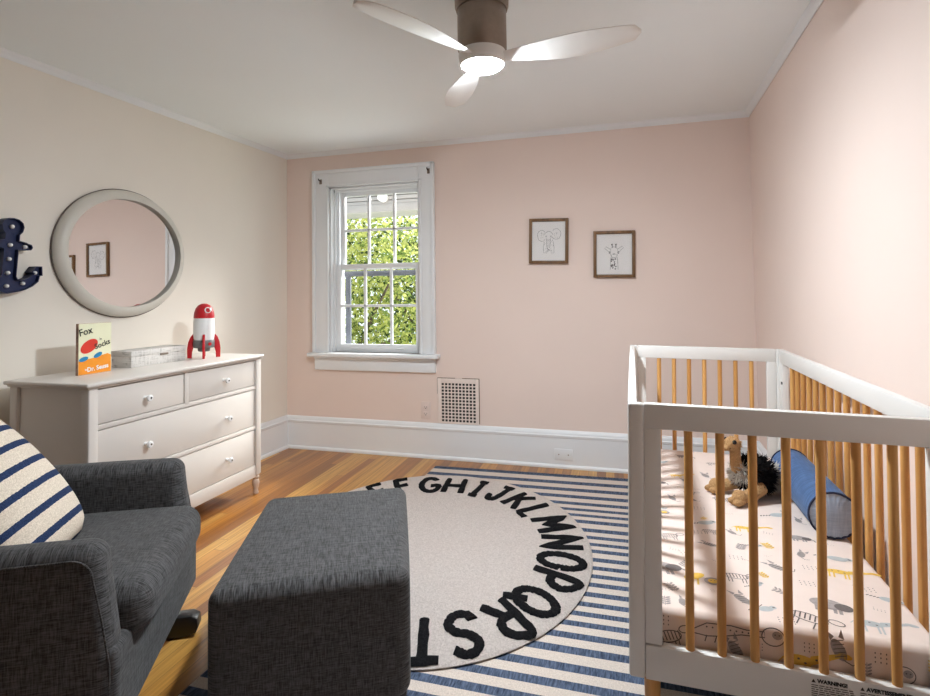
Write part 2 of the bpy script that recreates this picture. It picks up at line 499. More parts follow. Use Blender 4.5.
for x0, x1, s in ((WX0-.001, WX0+.012, 1), (WX1-.012, WX1+.001, -1)):
    box(bm, (x0, F, .70), (x1, F+.2, WZ1))
    xa = x0 if s > 0 else x1
    box(bm, (min(xa, xa+s*.026), F+.036, .70), (max(xa, xa+s*.026), F+.05, WZ1), .002)     # inner stop
    box(bm, (min(xa, xa+s*.030), F+.086, .70), (max(xa, xa+s*.030), F+.096, WZ1), .002)    # parting bead
box(bm, (WX0, F, WZ1-.012), (WX1, F+.2, WZ1+.001)); box(bm, (WX0, F+.036, WZ1-.03), (WX1, F+.05, WZ1))
box(bm, (WX0, F+.05, .69), (WX1, F+.22, .705))
obj('jamb', bm, M['trim'], win)
def sash(name, x0, x1, z0, z1, yb, yf, st, top, bot, mx, mz, mw=.018):
    bm = BM()
    box(bm, (x0, yf, z0), (x0+st, yb, z1), .003); box(bm, (x1-st, yf, z0), (x1, yb, z1), .003)
    box(bm, (x0+st-.0005, yf+.0005, z1-top), (x1-st+.0005, yb-.0005, z1), .002); box(bm, (x0+st-.0005, yf+.0005, z0), (x1-st+.0005, yb-.0005, z0+bot), .002)
    for x in mx: box(bm, (x-mw/2, yf+.003, z0+bot), (x+mw/2, yb-.006, z1-top), .003)
    for z in mz: box(bm, (x0+st, yf+.003, z-mw/2), (x1-st, yb-.006, z+mw/2), .003)
    o = obj(name, bm, M['trim'], win)
    xs = [x0+st]+list(mx)+[x1-st]; zs = [z0+bot]+list(mz)+[z1-top]
    for i in range(len(xs)-1):
        for j in range(len(zs)-1):
            b = BM(); box(b, (xs[i], yb-.012, zs[j]), (xs[i+1], yb-.009, zs[j+1])); obj('pane', b, M['glass'], o)
    return o
lo_s = sash('lower_sash', -2.088, -1.412, .70, 1.335, F+.085, F+.052, .044, .034, .055, (-1.851, -1.646), (1.032,))
up_s = sash('upper_sash', -2.072, -1.412, 1.295, 1.882, F+.131, F+.098, .04, .04, .034, (-1.84, -1.638), (1.587,))
bm = BM()
for x in (-1.93, -1.57): box(bm, (x-.03, F+.044, .722), (x+.03, F+.053, .73), .003)
obj('sash_lift', bm, M['trim'], lo_s)
t_storm = paint('storm frame blue grey', srgb(112, 114, 122), .5, .03, 10, 0)
bm = BM()
for lo, hi in (((-2.064, .72), (-2.026, 1.25)), ((-1.445, .72), (-1.41, 1.25)), ((-2.075, 1.25), (-1.41, 1.29)), ((-2.075, .705), (-1.41, .72))):
    box(bm, (lo[0], F+.165, lo[1]), (hi[0], F+.185, hi[1]), .002)
obj('storm_window_frame', bm, t_storm, win)

for nm, x, z, lab in (('curtain_rod_bracket', -2.16, 1.94, 'small steel curtain rod bracket at the upper left corner of the window casing'),
                      ('curtain_rod_bracket', -1.323, 1.958, 'small steel curtain rod bracket at the upper right corner of the window casing')):
    t = thing(nm, lab, 'curtain bracket', (x, F-.022, z), 0, 'curtain rod brackets on the window casing')
    bm = BM(); box(bm, (-.010, -.005, -.018), (.010, 0, .018), .002); obj('plate', bm, M['metal'], t)
    bm = BM(); tube(bm, [(0, -.002, .006), (0, -.024, .006), (0, -.03, .01), (0, -.032, .018)], .004, 8); obj('hook', bm, M['darkmetal'], t)

# ---------------- vent, outlets
t = thing('wall_vent_grille', 'pink painted metal vent grille of small square holes below the window', 'vent', (-1.135, F, .234), 0)
VW, VH = .29, .305
bm = BM(); box(bm, (-VW/2, -.002, .002), (VW/2, -.0005, VH)); obj('dark_backing', bm, M['hole_shade'], t)  # black sheet painted as the shade behind the grille holes
bm = BM()
nx, nz = 10, 12; ix0, ix1, iz0, iz1 = -.120, .126, .012, VH-.028
for lo, hi in (((-VW/2, .003), (ix0, VH)), ((ix1, .003), (VW/2, VH)), ((ix0, iz1), (ix1, VH)), ((ix0, .003), (ix1, iz0))):
    box(bm, (lo[0], -.009, lo[1]), (hi[0], -.002, hi[1]), .0015)
px = (ix1-ix0)/nx; pz = (iz1-iz0)/nz
for i in range(nx+1): box(bm, (ix0+i*px-.0036, -.008, iz0), (ix0+i*px+.0036, -.003, iz1))
for j in range(nz+1): box(bm, (ix0, -.0078, iz0+j*pz-.0036), (ix1, -.003, iz0+j*pz+.0036))
obj('grille', bm, M['vent'], t)
bm = BM()
box(bm, (VW/2, -.006, .01), (VW/2+.004, -.001, VH)); box(bm, (-VW/2, -.006, VH), (-.02, -.001, VH+.004)); box(bm, (.03, -.006, VH), (VW/2+.004, -.001, VH+.004))
box(bm, (-VW/2-.003, -.006, .2), (-VW/2, -.001, VH))
obj('chipped_border', bm, M['chip'], t)

t = thing('wall_outlet', 'pinkish double outlet plate on the wall left of the vent grille', 'outlet', (-1.367, F, .318), 0)
bm = BM(); box(bm, (-.035, -.006, -.057), (.035, 0, .057), .003); obj('plate', bm, M['outlet'], t)
for z in (-.022, .022):
    bm = BM(); box(bm, (-.017, -.0085, z-.014), (.017, -.005, z+.014), .006, 3); s = obj('socket', bm, M['outlet'], t)
    bm = BM(); box(bm, (-.008, -.0088, z-.004), (-.006, -.0083, z+.006)); box(bm, (.006, -.0088, z-.004), (.008, -.0083, z+.006)); cyl(bm, (0, -.0088, z-.009), (0, -.0083, z-.009), .003, n=10)
    obj('slots', bm, M['hole_shade'], s)
t = thing('baseboard_outlet', 'white horizontal outlet plate set into the tall white baseboard', 'outlet', (-.436, F-.020, .086), 0)
bm = BM(); box(bm, (-.057, -.006, -.035), (.057, 0, .035), .003); obj('plate', bm, M['trim'], t)
for x in (-.03, .03):
    bm = BM(); cyl(bm, (x, -.0075, 0), (x, -.005, 0), .004, n=12); obj('screw', bm, M['metal'], t)

# ---------------- pictures
PW, PH = .252, .292
def picture(x, z, label, draw, tilt):
    t = thing('framed_picture', label, 'picture', (x, F, z), rot=(0, tilt, 0), group='framed animal drawings on the back wall')
    bm = BM(); w = .019
    for lo, hi in (((-PW/2, -PH/2), (-PW/2+w, PH/2)), ((PW/2-w, -PH/2), (PW/2, PH/2)), ((-PW/2+w, PH/2-w), (PW/2-w, PH/2)), ((-PW/2+w, -PH/2), (PW/2-w, -PH/2+w))):
        box(bm, (lo[0], -.024, lo[1]), (hi[0], 0, hi[1]), .002)
    obj('frame', bm, M['frame'], t)
    bm = BM(); box(bm, (-PW/2+w, -.010, -PH/2+w), (PW/2-w, -.002, PH/2-w))
    R = Matrix.Translation((0, -.0106, 0)) @ Matrix.Rotation(radians(90), 4, 'X')
    for pts, wd in draw: ribbon(bm, pts, wd, R, 1)
    obj('drawing', bm, [M['paper'], M['ink']], t, smooth=0)
    bm = BM(); box(bm, (-PW/2+w, -.016, -PH/2+w), (PW/2-w, -.014, PH/2-w)); obj('pane', bm, M['picglass'], t)
    return t
def jit(pts, a=.0015):
    return [(x+random.uniform(-a, a), y+random.uniform(-a, a)) for x, y in pts]
ele = []
w1 = .0016
ele.append((jit(ell(-.045, .035, .028, .036, 18, 40, 320)), w1)); ele.append((jit(ell(.048, .045, .030, .034, 18, -150, 140)), w1))
ele.append((jit(ell(0, .028, .030, .034, 16, 20, 160)), w1))
ele.append(([(-.012, .02), (-.014, -.01), (-.01, -.04), (-.002, -.056), (.006, -.058)], w1)); ele.append(([(.012, .02), (.012, -.01), (.008, -.035), (.004, -.045)], w1))
for k in range(7): ele.append(([(-.011, .012-k*.008), (.010, .010-k*.008)], .0011))
ele.append((ell(-.015, .03, .004, .004, 8), .002)); ele.append((ell(.015, .03, .004, .004, 8), .002))
ele.append((jit([(-.03, -.005), (-.034, -.04), (-.032, -.075), (-.012, -.078), (-.012, -.06), (.016, -.06), (.018, -.078), (.036, -.076), (.036, -.04), (.03, 0)]), w1))
for k in range(26):
    a = random.uniform(-.03, .03); b = random.uniform(-.075, .02); ele.append(([(a, b), (a+random.uniform(-.006, .006), b+.008)], .0012))
for k in range(10):
    a = random.uniform(-.055, -.035); b = random.uniform(.015, .055); ele.append(([(a, b), (a+.004, b+.006)], .001)); ele.append(([(-a, b), (-a+.004, b+.006)], .001))
gir = []
gir.append((jit(ell(0, .012, .024, .034, 20, 0, 360)), .0014)); gir.append((jit(ell(0, -.012, .018, .014, 14)), .0014))
gir.append((jit([(-.022, .03), (-.05, .046), (-.056, .036), (-.03, .014)]), .0016)); gir.append((jit([(.022, .03), (.05, .05), (.056, .04), (.03, .014)]), .0016))
for s in (-1, 1):
    gir.append(([(s*.010, .04), (s*.012, .058)], .004)); gir.append((ell(s*.012, .06, .004, .003, 8), .004)); gir.append((ell(s*.026, .010, .004, .005, 8), .004))
    gir.append(([(s*.02, -.02), (s*.022, -.06), (s*.024, -.096)], .0016))
gir.append((ell(0, .0, .004, .003, 8), .002))
for k in range(16):
    a = random.uniform(-.017, .017); b = random.uniform(-.094, -.03); gir.append((ell(a, b, .0035, .003, 6), .0035))
picture(-.507, 1.443, 'walnut framed line drawing of an elephant, nearer the window', ele, radians(1.5))
picture(-.100, 1.345, 'walnut framed line drawing of a giraffe, lower and right of the elephant', gir, radians(1.0))

# ---------------- ceiling fan
FX, FY = -.472, 1.84
fan = thing('ceiling_fan', 'white three blade ceiling fan with brushed bronze housing and lit lens', 'ceiling fan', (FX, FY, 0))
bm = BM(); lathe(bm, [(0.092, H), (.094, H-.012), (.092, H-.072), (.088, H-.078), (.088, H-.084)], 48); obj('canopy', bm, M['metal'], fan)
bm = BM(); lathe(bm, [(.074, H-.07), (.084, H-.088), (.084, 1.945), (.078, 1.935), (.05, 1.932)], 48); obj('housing', bm, M['metal'], fan)
bm = BM(); lathe(bm, [(.06, 1.946), (.078, 1.940), (.082, 1.925), (.079, 1.902), (.075, 1.8905), (.069, 1.8895), (.066, 1.892)], 48); obj('hub', bm, M['blade'], fan)
M['lens'] = emit('lit fan lens', (.85, .935, 1, 1), 1.0)
bm = BM(); lathe(bm, [(.066, 1.892), (.0655, 1.888), (.060, 1.8815), (.048, 1.876), (.03, 1.8725), (0, 1.871)], 40); obj('light_lens', bm, M['lens'], fan)
def blade(ang):
    bm = BM(); n, m = 26, 8; top = []; bot = []
    R0, R1 = .055, .52
    for i in range(n+1):
        s = i/n; r = R0+(R1-R0)*s
        w = .030+.050*sin(pi*min(1, s*.62+.06))**1.3 if s < .999 else .02
        w = .034+.088*(sin(pi*(s*.75+.05))**1.5)
        tip = max(0, (s-.93)/.07); w *= sqrt(max(0.03, 1-tip**2.6))
        cen = .012*sin(pi*s) - .018*s
        pitch = -radians(17-8*s)
        zc = -.004+.006*s
        a = []; b = []
        for j in range(m+1):
            v = (j/m-.5)*w + cen
            th = .0045*(1-(2*j/m-1)**2)+.001
            z = zc + v*sin(pitch)
            a.append(bm.verts.new((r, v*cos(pitch), z+th))); b.append(bm.verts.new((r, v*cos(pitch), z-th)))
        top.append(a); bot.append(b)
    for i in range(n):
        for j in range(m):
            bm.faces.new((top[i][j], top[i+1][j], top[i+1][j+1], top[i][j+1]))
            bm.faces.new((bot[i][j], bot[i][j+1], bot[i+1][j+1], bot[i+1][j]))
        bm.faces.new((top[i][0], bot[i][0], bot[i+1][0], top[i+1][0])); bm.faces.new((top[i][m], top[i+1][m], bot[i+1][m], bot[i][m]))
    for i in (0, n):
        for j in range(m): bm.faces.new((top[i][j], top[i][j+1], bot[i][j+1], bot[i][j]))
    bmesh.ops.transform(bm, matrix=Matrix.Rotation(radians(ang), 4, 'Z'), verts=bm.verts)
    o = obj('blade', bm, M['blade'], fan, (0, 0, 1.918))
    return o
for a in (-116, -1, 120): blade(a)

# ------------------------------------------------------------------ left wall pieces
def on_left(y): return xl(y)
# mirror
my, mz = 2.279, 1.3405
mir = thing('round_mirror', 'round wall mirror with wide greyish cream rounded frame above the dresser', 'mirror', (xl(my), my, mz), rot=(0, radians(90), -.0256))
# local: z axis -> out of wall (+x), x -> -z(down), y -> y
RY, RZ = .376, .326
def ring(bm, prof, n=96, mi=0):
    t = bmesh.new(); rings = []
    for i in range(n):
        a = 2*pi*i/n
        rings.append([t.verts.new(((RZ+o)*cos(a), (RY+o)*sin(a), z)) for o, z in prof])
    for i in range(n):
        A = rings[i]; B = rings[(i+1) % n]
        for k in range(len(prof)):
            l = (k+1) % len(prof); t.faces.new((A[k], A[l], B[l], B[k]))
    merge(bm, t, None, mi)
bm = BM(); ring(bm, [(-.049, .018), (-.048, .036)]+[(-.044+.044*cos(radians(a)), .006+.038*sin(radians(a))) for a in range(98, -1, -14)]+[(0, .003), (-.049, .003)])
obj('frame', bm, M['mframe'], mir)
bm = BM(); ring(bm, [(-.02, 0.0), (.003, 0.0), (.004, .008), (-.02, .008)]); obj('back_rim', bm, M['mback'], mir)
bm = BM(); t_ = bmesh.new()
vs = [t_.verts.new(((RZ-.046)*cos(2*pi*i/96), (RY-.046)*sin(2*pi*i/96), .024)) for i in range(96)]; t_.faces.new(vs)
ex = bmesh.ops.extrude_face_region(t_, geom=t_.faces[:]); bmesh.ops.translate(t_, vec=(0, 0, -.006), verts=[v for v in ex['geom'] if isinstance(v, bmesh.types.BMVert)])
merge(bm, t_); obj('mirror_glass', bm, M['mir'], mir, smooth=20)

# anchor marquee sign
ay, az = 1.708, 1.295
anc = thing('anchor_sign', 'navy metal anchor marquee sign with white bulbs on the left wall', 'wall sign', (xl(ay), ay, az), rot=(radians(-4), 0, -.0351))
def anchor_outline():
    R = []
    # right half, from top to bottom (y, z) about shank centre
    R += [(.0, .158), (.018, .155), (.034, .143), (.040, .124), (.036, .104), (.026, .090), (.026, .066)]
    R += [(.052, .062), (.060, .058), (.072, .056), (.078, .044), (.072, .032), (.060, .030), (.050, .030), (.026, .026)]
    R += [(.026, -.085), (.032, -.097), (.052, -.098), (.074, -.086), (.090, -.066), (.082, -.062), (.098, -.034), (.120, -.032), (.124, -.072), (.114, -.076), (.110, -.100), (.090, -.122), (.062, -.140), (.030, -.151), (0, -.160)]
    R = [(a*1.08, b) for a, b in R]
    return R + [(-a, b) for a, b in R[-2:0:-1]]
ao = anchor_outline()
MW = Matrix(((0, 0, 1, 0), (1, 0, 0, 0), (0, 1, 0, 0), (0, 0, 0, 1)))   # local (a,b,c) -> (x=c, y=a, z=b)
bm = BM(); prism(bm, ao, .004, .034, MW); obj('body', bm, M['navy'], anc, smooth=20)
bm = BM()
n = len(ao)
t_ = bmesh.new()
for i in range(n):
    a, b = ao[i], ao[(i+1) % n]
    q = [t_.verts.new((a[0], a[1], .004)), t_.verts.new((b[0], b[1], .004)), t_.verts.new((b[0], b[1], .052)), t_.verts.new((a[0], a[1], .052))]
    t_.faces.new(q)
bmesh.ops.remove_doubles(t_, verts=t_.verts, dist=1e-5); bmesh.ops.recalc_face_normals(t_, faces=t_.faces)
bmesh.ops.solidify(t_, geom=t_.faces[:], thickness=.003)
merge(bm, t_, MW); obj('rim', bm, M['navy'], anc, smooth=20)
for a, b in ((0, .122), (0, .044), (.058, .044), (-.058, .044), (0, -.015), (0, -.073), (0, -.128), (.062, -.112), (.107, -.062), (-.062, -.112), (-.107, -.062)):
    bm = BM(); lathe(bm, [(.0065, .032), (.0085, .040), (.0075, .047), (.004, .051), (0, .052)], 16, Matrix.Translation((0, a, b)) @ MW); obj('bulb', bm, M['bulb'], anc)

# ------------------------------------------------------------------ dresser
DX, DY, DL, DD, DH = -2.0349, 1.6944, 1.066, .4196, .781
# local: X = depth away from front (negative x is back), Y = along front
dr = thing('dresser', 'warm white five drawer dresser with round knobs under the mirror', 'dresser', (DX, DY, 0), .0062)
PWD = .042
bm = BM(); box(bm, (-DD-.005, -.022, DH-.017), (.022, DL+.008, DH), .006, 3); box(bm, (-DD, -.010, DH-.026), (.010, DL+.010, DH-.017), .004)
obj('top', bm, M['dresser'], dr)
bm = BM()
box(bm, (-DD+.01, .012, .105), (-.035, .030, DH-.026)); box(bm, (-DD+.01, DL-.030, .105), (-.035, DL-.012, DH-.026))   # side panels
box(bm, (-DD+.005, .01, .105), (-DD+.015, DL-.01, DH-.026))
box(bm, (-DD+.01, .012, .105), (-.01, DL-.012, .12))
zr = [(.10, .166), (.366, .386), (.589, .609), (.752, DH-.026)]
for z0, z1 in zr: box(bm, (-.03, PWD-.004, z0), (-.001, DL-PWD+.004, z1), .002)
box(bm, (-.03, .498, .60), (-.001, .524, .755), .002)
obj('body', bm, M['dresser'], dr)
def post(x, y):
    bm = BM(); s = PWD/2
    box(bm, (x-s, y-s, .11), (x+s, y+s, DH-.026), .005, 3)
    p = obj('corner_post', bm, M['dresser'], dr)
    bm = BM(); lathe(bm, [(.013, 0), (.016, .006), (.0165, .012), (.013, .022), (.0145, .034), (.0195, .05), (.021, .064), (.0185, .076), (.0135, .084), (.016, .088), (.0205, .093), (.0205, .099), (.017, .103), (.0205, .11)], 24, Matrix.Translation((x, y, 0)))
    obj('foot', bm, M['foot'], p)
for x in (-.016, -DD+.025):
    for y in (.020, DL-.020): post(x, y)
def drawer(y0, y1, z0, z1, knobs):
    bm = BM(); g = .003
    box(bm, (-.024, y0+g, z0+g), (-.004, y1-g, z1-g), .0025)
    box(bm, (-DD+.03, y0+.02, z0+.01), (-.02, y1-.02, z0+.08))
    d = obj('drawer', bm, M['dresser'], dr)
    for y, z in knobs:
        bm = BM(); K = Matrix.Translation((-.004, y, z)) @ Matrix.Rotation(radians(90), 4, 'Y')
        lathe(bm, [(.009, 0), (.007, .004), (.005, .010), (.008, .015), (.0135, .021), (.015, .027), (.0135, .032), (.006, .0345)], 20, K, 0)
        lathe(bm, [(.0045, .0335), (.0045, .0355), (0, .036)], 12, K, 1)
        obj('knob', bm, [M['knob'], M['darkmetal']], d)
    return d
drawer(PWD, .498, .609, .752, [(.272, .677)]); drawer(.524, DL-PWD, .609, .752, [(.767, .677)])
drawer(PWD, DL-PWD, .386, .589, [(.275, .4775), (.787, .4775)]); drawer(PWD, DL-PWD, .166, .366, [(.275, .262), (.792, .262)])

# ------------------------------------------------------------------ things on the dresser
bk = thing('picture_book', 'thin hardcover children\'s book with cream and orange cover standing on the dresser', 'book', (-2.291, 1.848, DH), .0)
bw, bh, bt = .159, .222, .013
bm = BM()
box(bm, (0, 0, 0), (bt, bw, bh), .0012)
box(bm, (bt, .001, .001), (bt+.0005, bw-.001, bh-.001), 0, mi=1)
box(bm, (-.0004, -.0005, .001), (bt+.0002, .0002, bh-.001), 0, mi=2)
MB_ = Matrix.Translation((bt+.0007, 0, 0)) @ Matrix(((0, 0, 1, 0), (1, 0, 0, 0), (0, 1, 0, 0), (0, 0, 0, 1)))
mound = [(.0015, .0015), (bw-.0015, .0015), (bw-.0015, .075), (.140, .083), (.12, .079), (.095, .076), (.07, .069), (.04, .066), (.0015, .060)]
blob(bm, mound, MB_, 3)
obj('cover', bm, [M['bspine'], M['bcream'], M['bspine'], M['borange']], bk, smooth=0)
bm = BM(); Mz = MB_ @ Matrix.Translation((0, 0, .0006))
blob(bm, ell(.050, .122, .044, .026, 28, rot=radians(28)), Mz, 0)
blob(bm, ell(.024, .068, .022, .010, 18, rot=radians(12)), Mz @ Matrix.Translation((0, 0, .0003)), 1)
blob(bm, ell(.092, .080, .022, .010, 18, rot=radians(22)), Mz @ Matrix.Translation((0, 0, .0003)), 1)
obj('cover_shapes', bm, [M['bred'], M['bblue']], bk, smooth=0)
Mt = MB_ @ Matrix.Translation((0, 0, .0014))
def bt_(s, size, x, y, rot, mi, bold=.0):
    bm = BM(); text_bm(bm, s, size, Mt @ Matrix.Translation((x, y, 0)) @ Matrix.Rotation(radians(rot), 4, 'Z'), 0, 0, bold=bold)
    obj('cover_text', bm, (M['btext'], M['rwhite'])[mi], bk, smooth=0)
bt_('Fox', .042, .032, .186, 12, 0, .0006); bt_('in', .016, .104, .150, 0, 0, .0003); bt_('Socks', .034, .113, .126, 16, 0, .0006)
bt_('by', .012, .036, .022, 5, 1, .0004); bt_('Dr. Seuss', .027, .092, .024, 5, 1, .0009)
bm = BM(); box(bm, (.0015, .003, .002), (bt-.0015, bw+.0004, bh-.002)); obj('pages', bm, M['paper'], bk)

bx = thing('decorative_box', 'low grey hatched keepsake box between the book and the rocket', 'box', (-2.327, 2.273, DH), 0)
bm = BM(); box(bm, (-.06, -.168, 0), (.06, .168, .05), .0015); obj('base', bm, M['boxwrap'], bx)
bm = BM(); box(bm, (-.0615, -.1695, .0505), (.0615, .1695, .078), .0015); obj('lid', bm, M['boxwrap'], bx)
bm = BM(); box(bm, (.060, .0, .043), (.066, .048, .053), .002); obj('clasp', bm, M['metal'], bx)

rk = thing('toy_rocket', 'red and white toy rocket with red fins standing on the dresser', 'toy rocket', (-2.247, 2.552, DH), 0)
bm = BM(); lathe(bm, [(.050, .095), (.0535, .12), (.054, .16), (.053, .205), (.0505, .215)], 40); obj('fuselage', bm, M['rwhite'], rk)
bm = BM(); lathe(bm, [(.0505, .215), (.0525, .217), (.0525, .225), (.050, .245), (.043, .268), (.030, .285), (.014, .2935), (0, .295)], 40); nose = obj('nose_cone', bm, M['red'], rk)
bm = BM()
dv = Vector((cos(radians(-25)), sin(radians(-25)), .25)).normalized(); pc = Vector((0, 0, .247))+.043*dv
Q = Matrix.Translation(pc) @ dv.to_track_quat('Z', 'Y').to_matrix().to_4x4()
lathe(bm, [(.016, -.006), (.017, .004), (.013, .006), (.0125, .003), (0, .003)], 24, Q); obj('porthole', bm, M['rwhite'], nose)
bm = BM(); lathe(bm, [(.052, .055), (.0545, .058), (.0545, .094), (.052, .097)], 40); obj('band', bm, M['rgrey'], rk)
bm = BM(); lathe(bm, [(.024, .034), (.030, .036), (.032, .054), (.05, .056)], 32); obj('thruster', bm, M['rgrey'], rk)
bm = BM(); cyl(bm, (.053, -.0, .076), (.058, -.0, .076), .009, n=20, M=Matrix.Rotation(radians(-18), 4, 'Z')); obj('button', bm, M['red'], rk)
for a in (-50, 40, 130, 220):
    bm = BM()
    prism(bm, [(.046, .13), (.055, .128), (.068, .112), (.078, .085), (.083, .05), (.082, .0), (.060, .0), (.058, .03), (.052, .055), (.048, .07)], -.006, .006,
          Matrix.Rotation(radians(a), 4, 'Z') @ Matrix(((1, 0, 0, 0), (0, 0, -1, 0), (0, 1, 0, 0), (0, 0, 0, 1))), 0, .002)
    obj('fin', bm, M['red'], rk)

# ------------------------------------------------------------------ rugs
ys = [3.471, 3.349, 3.235, 3.129, 3.029, 2.949, 2.879, 2.805, 2.705, 2.63, 2.56, 2.498, 2.417, 2.346, 2.279, 2.213, 2.14, 2.07, 2.006, 1.944, 1.873, 1.798, 1.712]
while ys[-1] > .35: ys.append(ys[-1]-.076)
RX0_, RX1_ = -1.235, .60
RT = .005
bm = BM()
def sk(x, y):                                    # the far stripes run very slightly askew
    k = max(0, min(.033, (y-1.7)/1.77*.033)); return y + k*(x+.044)
edges = [3.493]
for y in ys:
    i = ys.index(y); sp = (ys[i-1]-y) if i > 0 else .118
    sp2 = (y-ys[i+1]) if i+1 < len(ys) else .076
    edges += [y+.5*.46*min(sp, .115), y-.5*.46*min(sp2, .115)]
edges.append(ys[-1]-.05)
mi = 0
for i in range(len(edges)-1):
    a, b = edges[i], edges[i+1]
    q = [bm.verts.new((RX0_, sk(RX0_, a), RT)), bm.verts.new((RX0_, sk(RX0_, b), RT)), bm.verts.new((RX1_, sk(RX1_, b), RT)), bm.verts.new((RX1_, sk(RX1_, a), RT))]
    f = bm.faces.new(q); f.material_index = i % 2
bmesh.ops.remove_doubles(bm, verts=bm.verts, dist=1e-6)
ex = bmesh.ops.extrude_face_region(bm, geom=bm.faces[:])
bmesh.ops.translate(bm, vec=(0, 0, -RT+.0005), verts=[v for v in ex['geom'] if isinstance(v, bmesh.types.BMVert)])
o = obj('striped_rug', bm, [M['rugcream'], M['rugblue']], smooth=0)
tag(o, 'large rectangular cream and navy striped flatweave rug on the wood floor', 'rug')

RC = Vector((-.894, 2.414)); RR = .704; RZ0_ = .0058; RZ1_ = .019
rr = thing('alphabet_rug', 'round cream tufted alphabet rug with black letters around its edge', 'rug', (RC.x, RC.y, 0), .2875)
rr.scale = (1, 1.25, 1)
bm = BM(); t_ = bmesh.new(); NR = 128
prof = [(0, RZ1_-.003)] + [(RR*k/14, RZ1_-.003) for k in range(1, 14)] + [(RR-.008, RZ1_-.003), (RR-.002, RZ1_-.006), (RR, .012), (RR-.002, .008), (RR-.006, RZ0_), (0, RZ0_)]
lathe(bm, prof, NR); obj('pile', bm, M['tuft'], rr)
LET = {
 'A': [[(0, 0), (.5, 1), (1, 0)], [(.2, .38), (.8, .38)]],
 'B': [[(0, 0), (0, 1), (.6, .97), (.8, .77), (.55, .55), (0, .52)], [(.55, .55), (.95, .3), (.7, .04), (0, 0)]],
 'C': [[(.95, .82), (.7, .98), (.3, .95), (.05, .6), (.1, .25), (.4, .02), (.8, .06), (1, .2)]],
 'D': [[(0, 0), (0, 1), (.5, .95), (.95, .6), (.9, .25), (.5, .02), (0, 0)]],
 'E': [[(.95, 1), (0, 1), (0, 0), (1, 0)], [(0, .52), (.75, .52)]],
 'F': [[(.95, 1), (.05, 1), (.0, 0)], [(.02, .52), (.75, .55)]],
 'G': [[(.95, .85), (.65, 1), (.3, .95), (.03, .6), (.1, .2), (.45, 0), (.85, .1), (.98, .42), (.55, .42)]],
 'H': [[(0, 0), (0, 1)], [(1, 0), (1, 1)], [(0, .5), (1, .5)]],
 'I': [[(.5, 0), (.5, 1)], [(.15, 1), (.85, 1)], [(.15, 0), (.85, 0)]],
 'J': [[(.3, 1), (1, 1)], [(.72, 1), (.72, .25), (.5, .02), (.2, .05), (.02, .3)]],
 'K': [[(.05, 0), (.05, 1)], [(.95, 1), (.08, .45)], [(.35, .6), (1, 0)]],
 'L': [[(.1, 1), (.05, 0), (.9, 0)]],
 'M': [[(0, 0), (.08, 1), (.5, .3), (.92, 1), (1, 0)]],
 'N': [[(.05, 0), (.05, 1), (.95, 0), (.95, 1)]],
 'O': [[(.5+.5*cos(radians(a)), .5+.5*sin(radians(a))) for a in range(0, 361, 24)]],
 'P': [[(.08, 0), (.08, 1), (.6, 1), (.92, .78), (.8, .55), (.5, .45), (.08, .45)]],
 'Q': [[(.5+.5*cos(radians(a)), .54+.46*sin(radians(a))) for a in range(0, 361, 24)], [(.6, .38), (1.05, -.06)]],
 'R': [[(.08, 0), (.08, 1), (.6, 1), (.9, .78), (.75, .52), (.08, .45)], [(.45, .48), (1, 0)]],
 'S': [[(.95, .85), (.65, 1), (.25, .95), (.1, .75), (.35, .55), (.75, .43), (.92, .2), (.6, .0), (.2, .03), (.02, .2)]],
 'T': [[(0, 1), (1, 1)], [(.5, 1), (.5, 0)]],
 'U': [[(.05, 1), (.05, .3), (.3, 0), (.7, 0), (.95, .3), (.95, 1)]],
 'V': [[(0, 1), (.5, 0), (1, 1)]],
 'W': [[(0, 1), (.25, 0), (.5, .7), (.75, 0), (1, 1)]],
 'X': [[(0, 0), (1, 1)], [(0, 1), (1, 0)]],
 'Y': [[(0, 1), (.5, .5), (1, 1)], [(.5, .5), (.5, 0)]],
 'Z': [[(.05, 1), (.95, 1), (.05, 0), (.95, 0)]]}
LP = dict(F=(109.1, .583), G=(94.5, .560), H=(79.8, .552), I=(65, .552), J=(51.9, .556), K=(38.3, .562), L=(24.7, .566), M=(10.6, .578), N=(-5.0, .582), O=(-19.0, .582), P=(-32, .578), Q=(-46.2, .582), R=(-59.6, .587), S=(-75, .592), T=(-87.6, .594))
for i, ch in enumerate('EDCBA'): LP[ch] = (122.8+13.8*i, .583)
for i, ch in enumerate('UVWXYZ'): LP[ch] = (-101.2-13.7*i, .588)
WID = dict(I=.07, M=.13, W=.13, N=.11, O=.115, Q=.12, J=.085, L=.085, F=.085, E=.085)
LH = .172
def densify(p, k=5):
    out = []
    for a, b in zip(p, p[1:]):
        for i in range(k): out.append((a[0]+(b[0]-a[0])*i/k, a[1]+(b[1]-a[1])*i/k))
    return out+[p[-1]]
def smooth_path(p, k=6):
    out = []
    for i in range(len(p)-1):
        p0 = p[max(i-1, 0)]; p1 = p[i]; p2 = p[i+1]; p3 = p[min(i+2, len(p)-1)]
        for j in range(k):
            t = j/k
            out.append(tuple(.5*((2*p1[q])+(-p0[q]+p2[q])*t+(2*p0[q]-5*p1[q]+4*p2[q]-p3[q])*t*t+(-p0[q]+3*p1[q]-3*p2[q]+p3[q])*t**3) for q in (0, 1)))
    return out+[p[-1]]
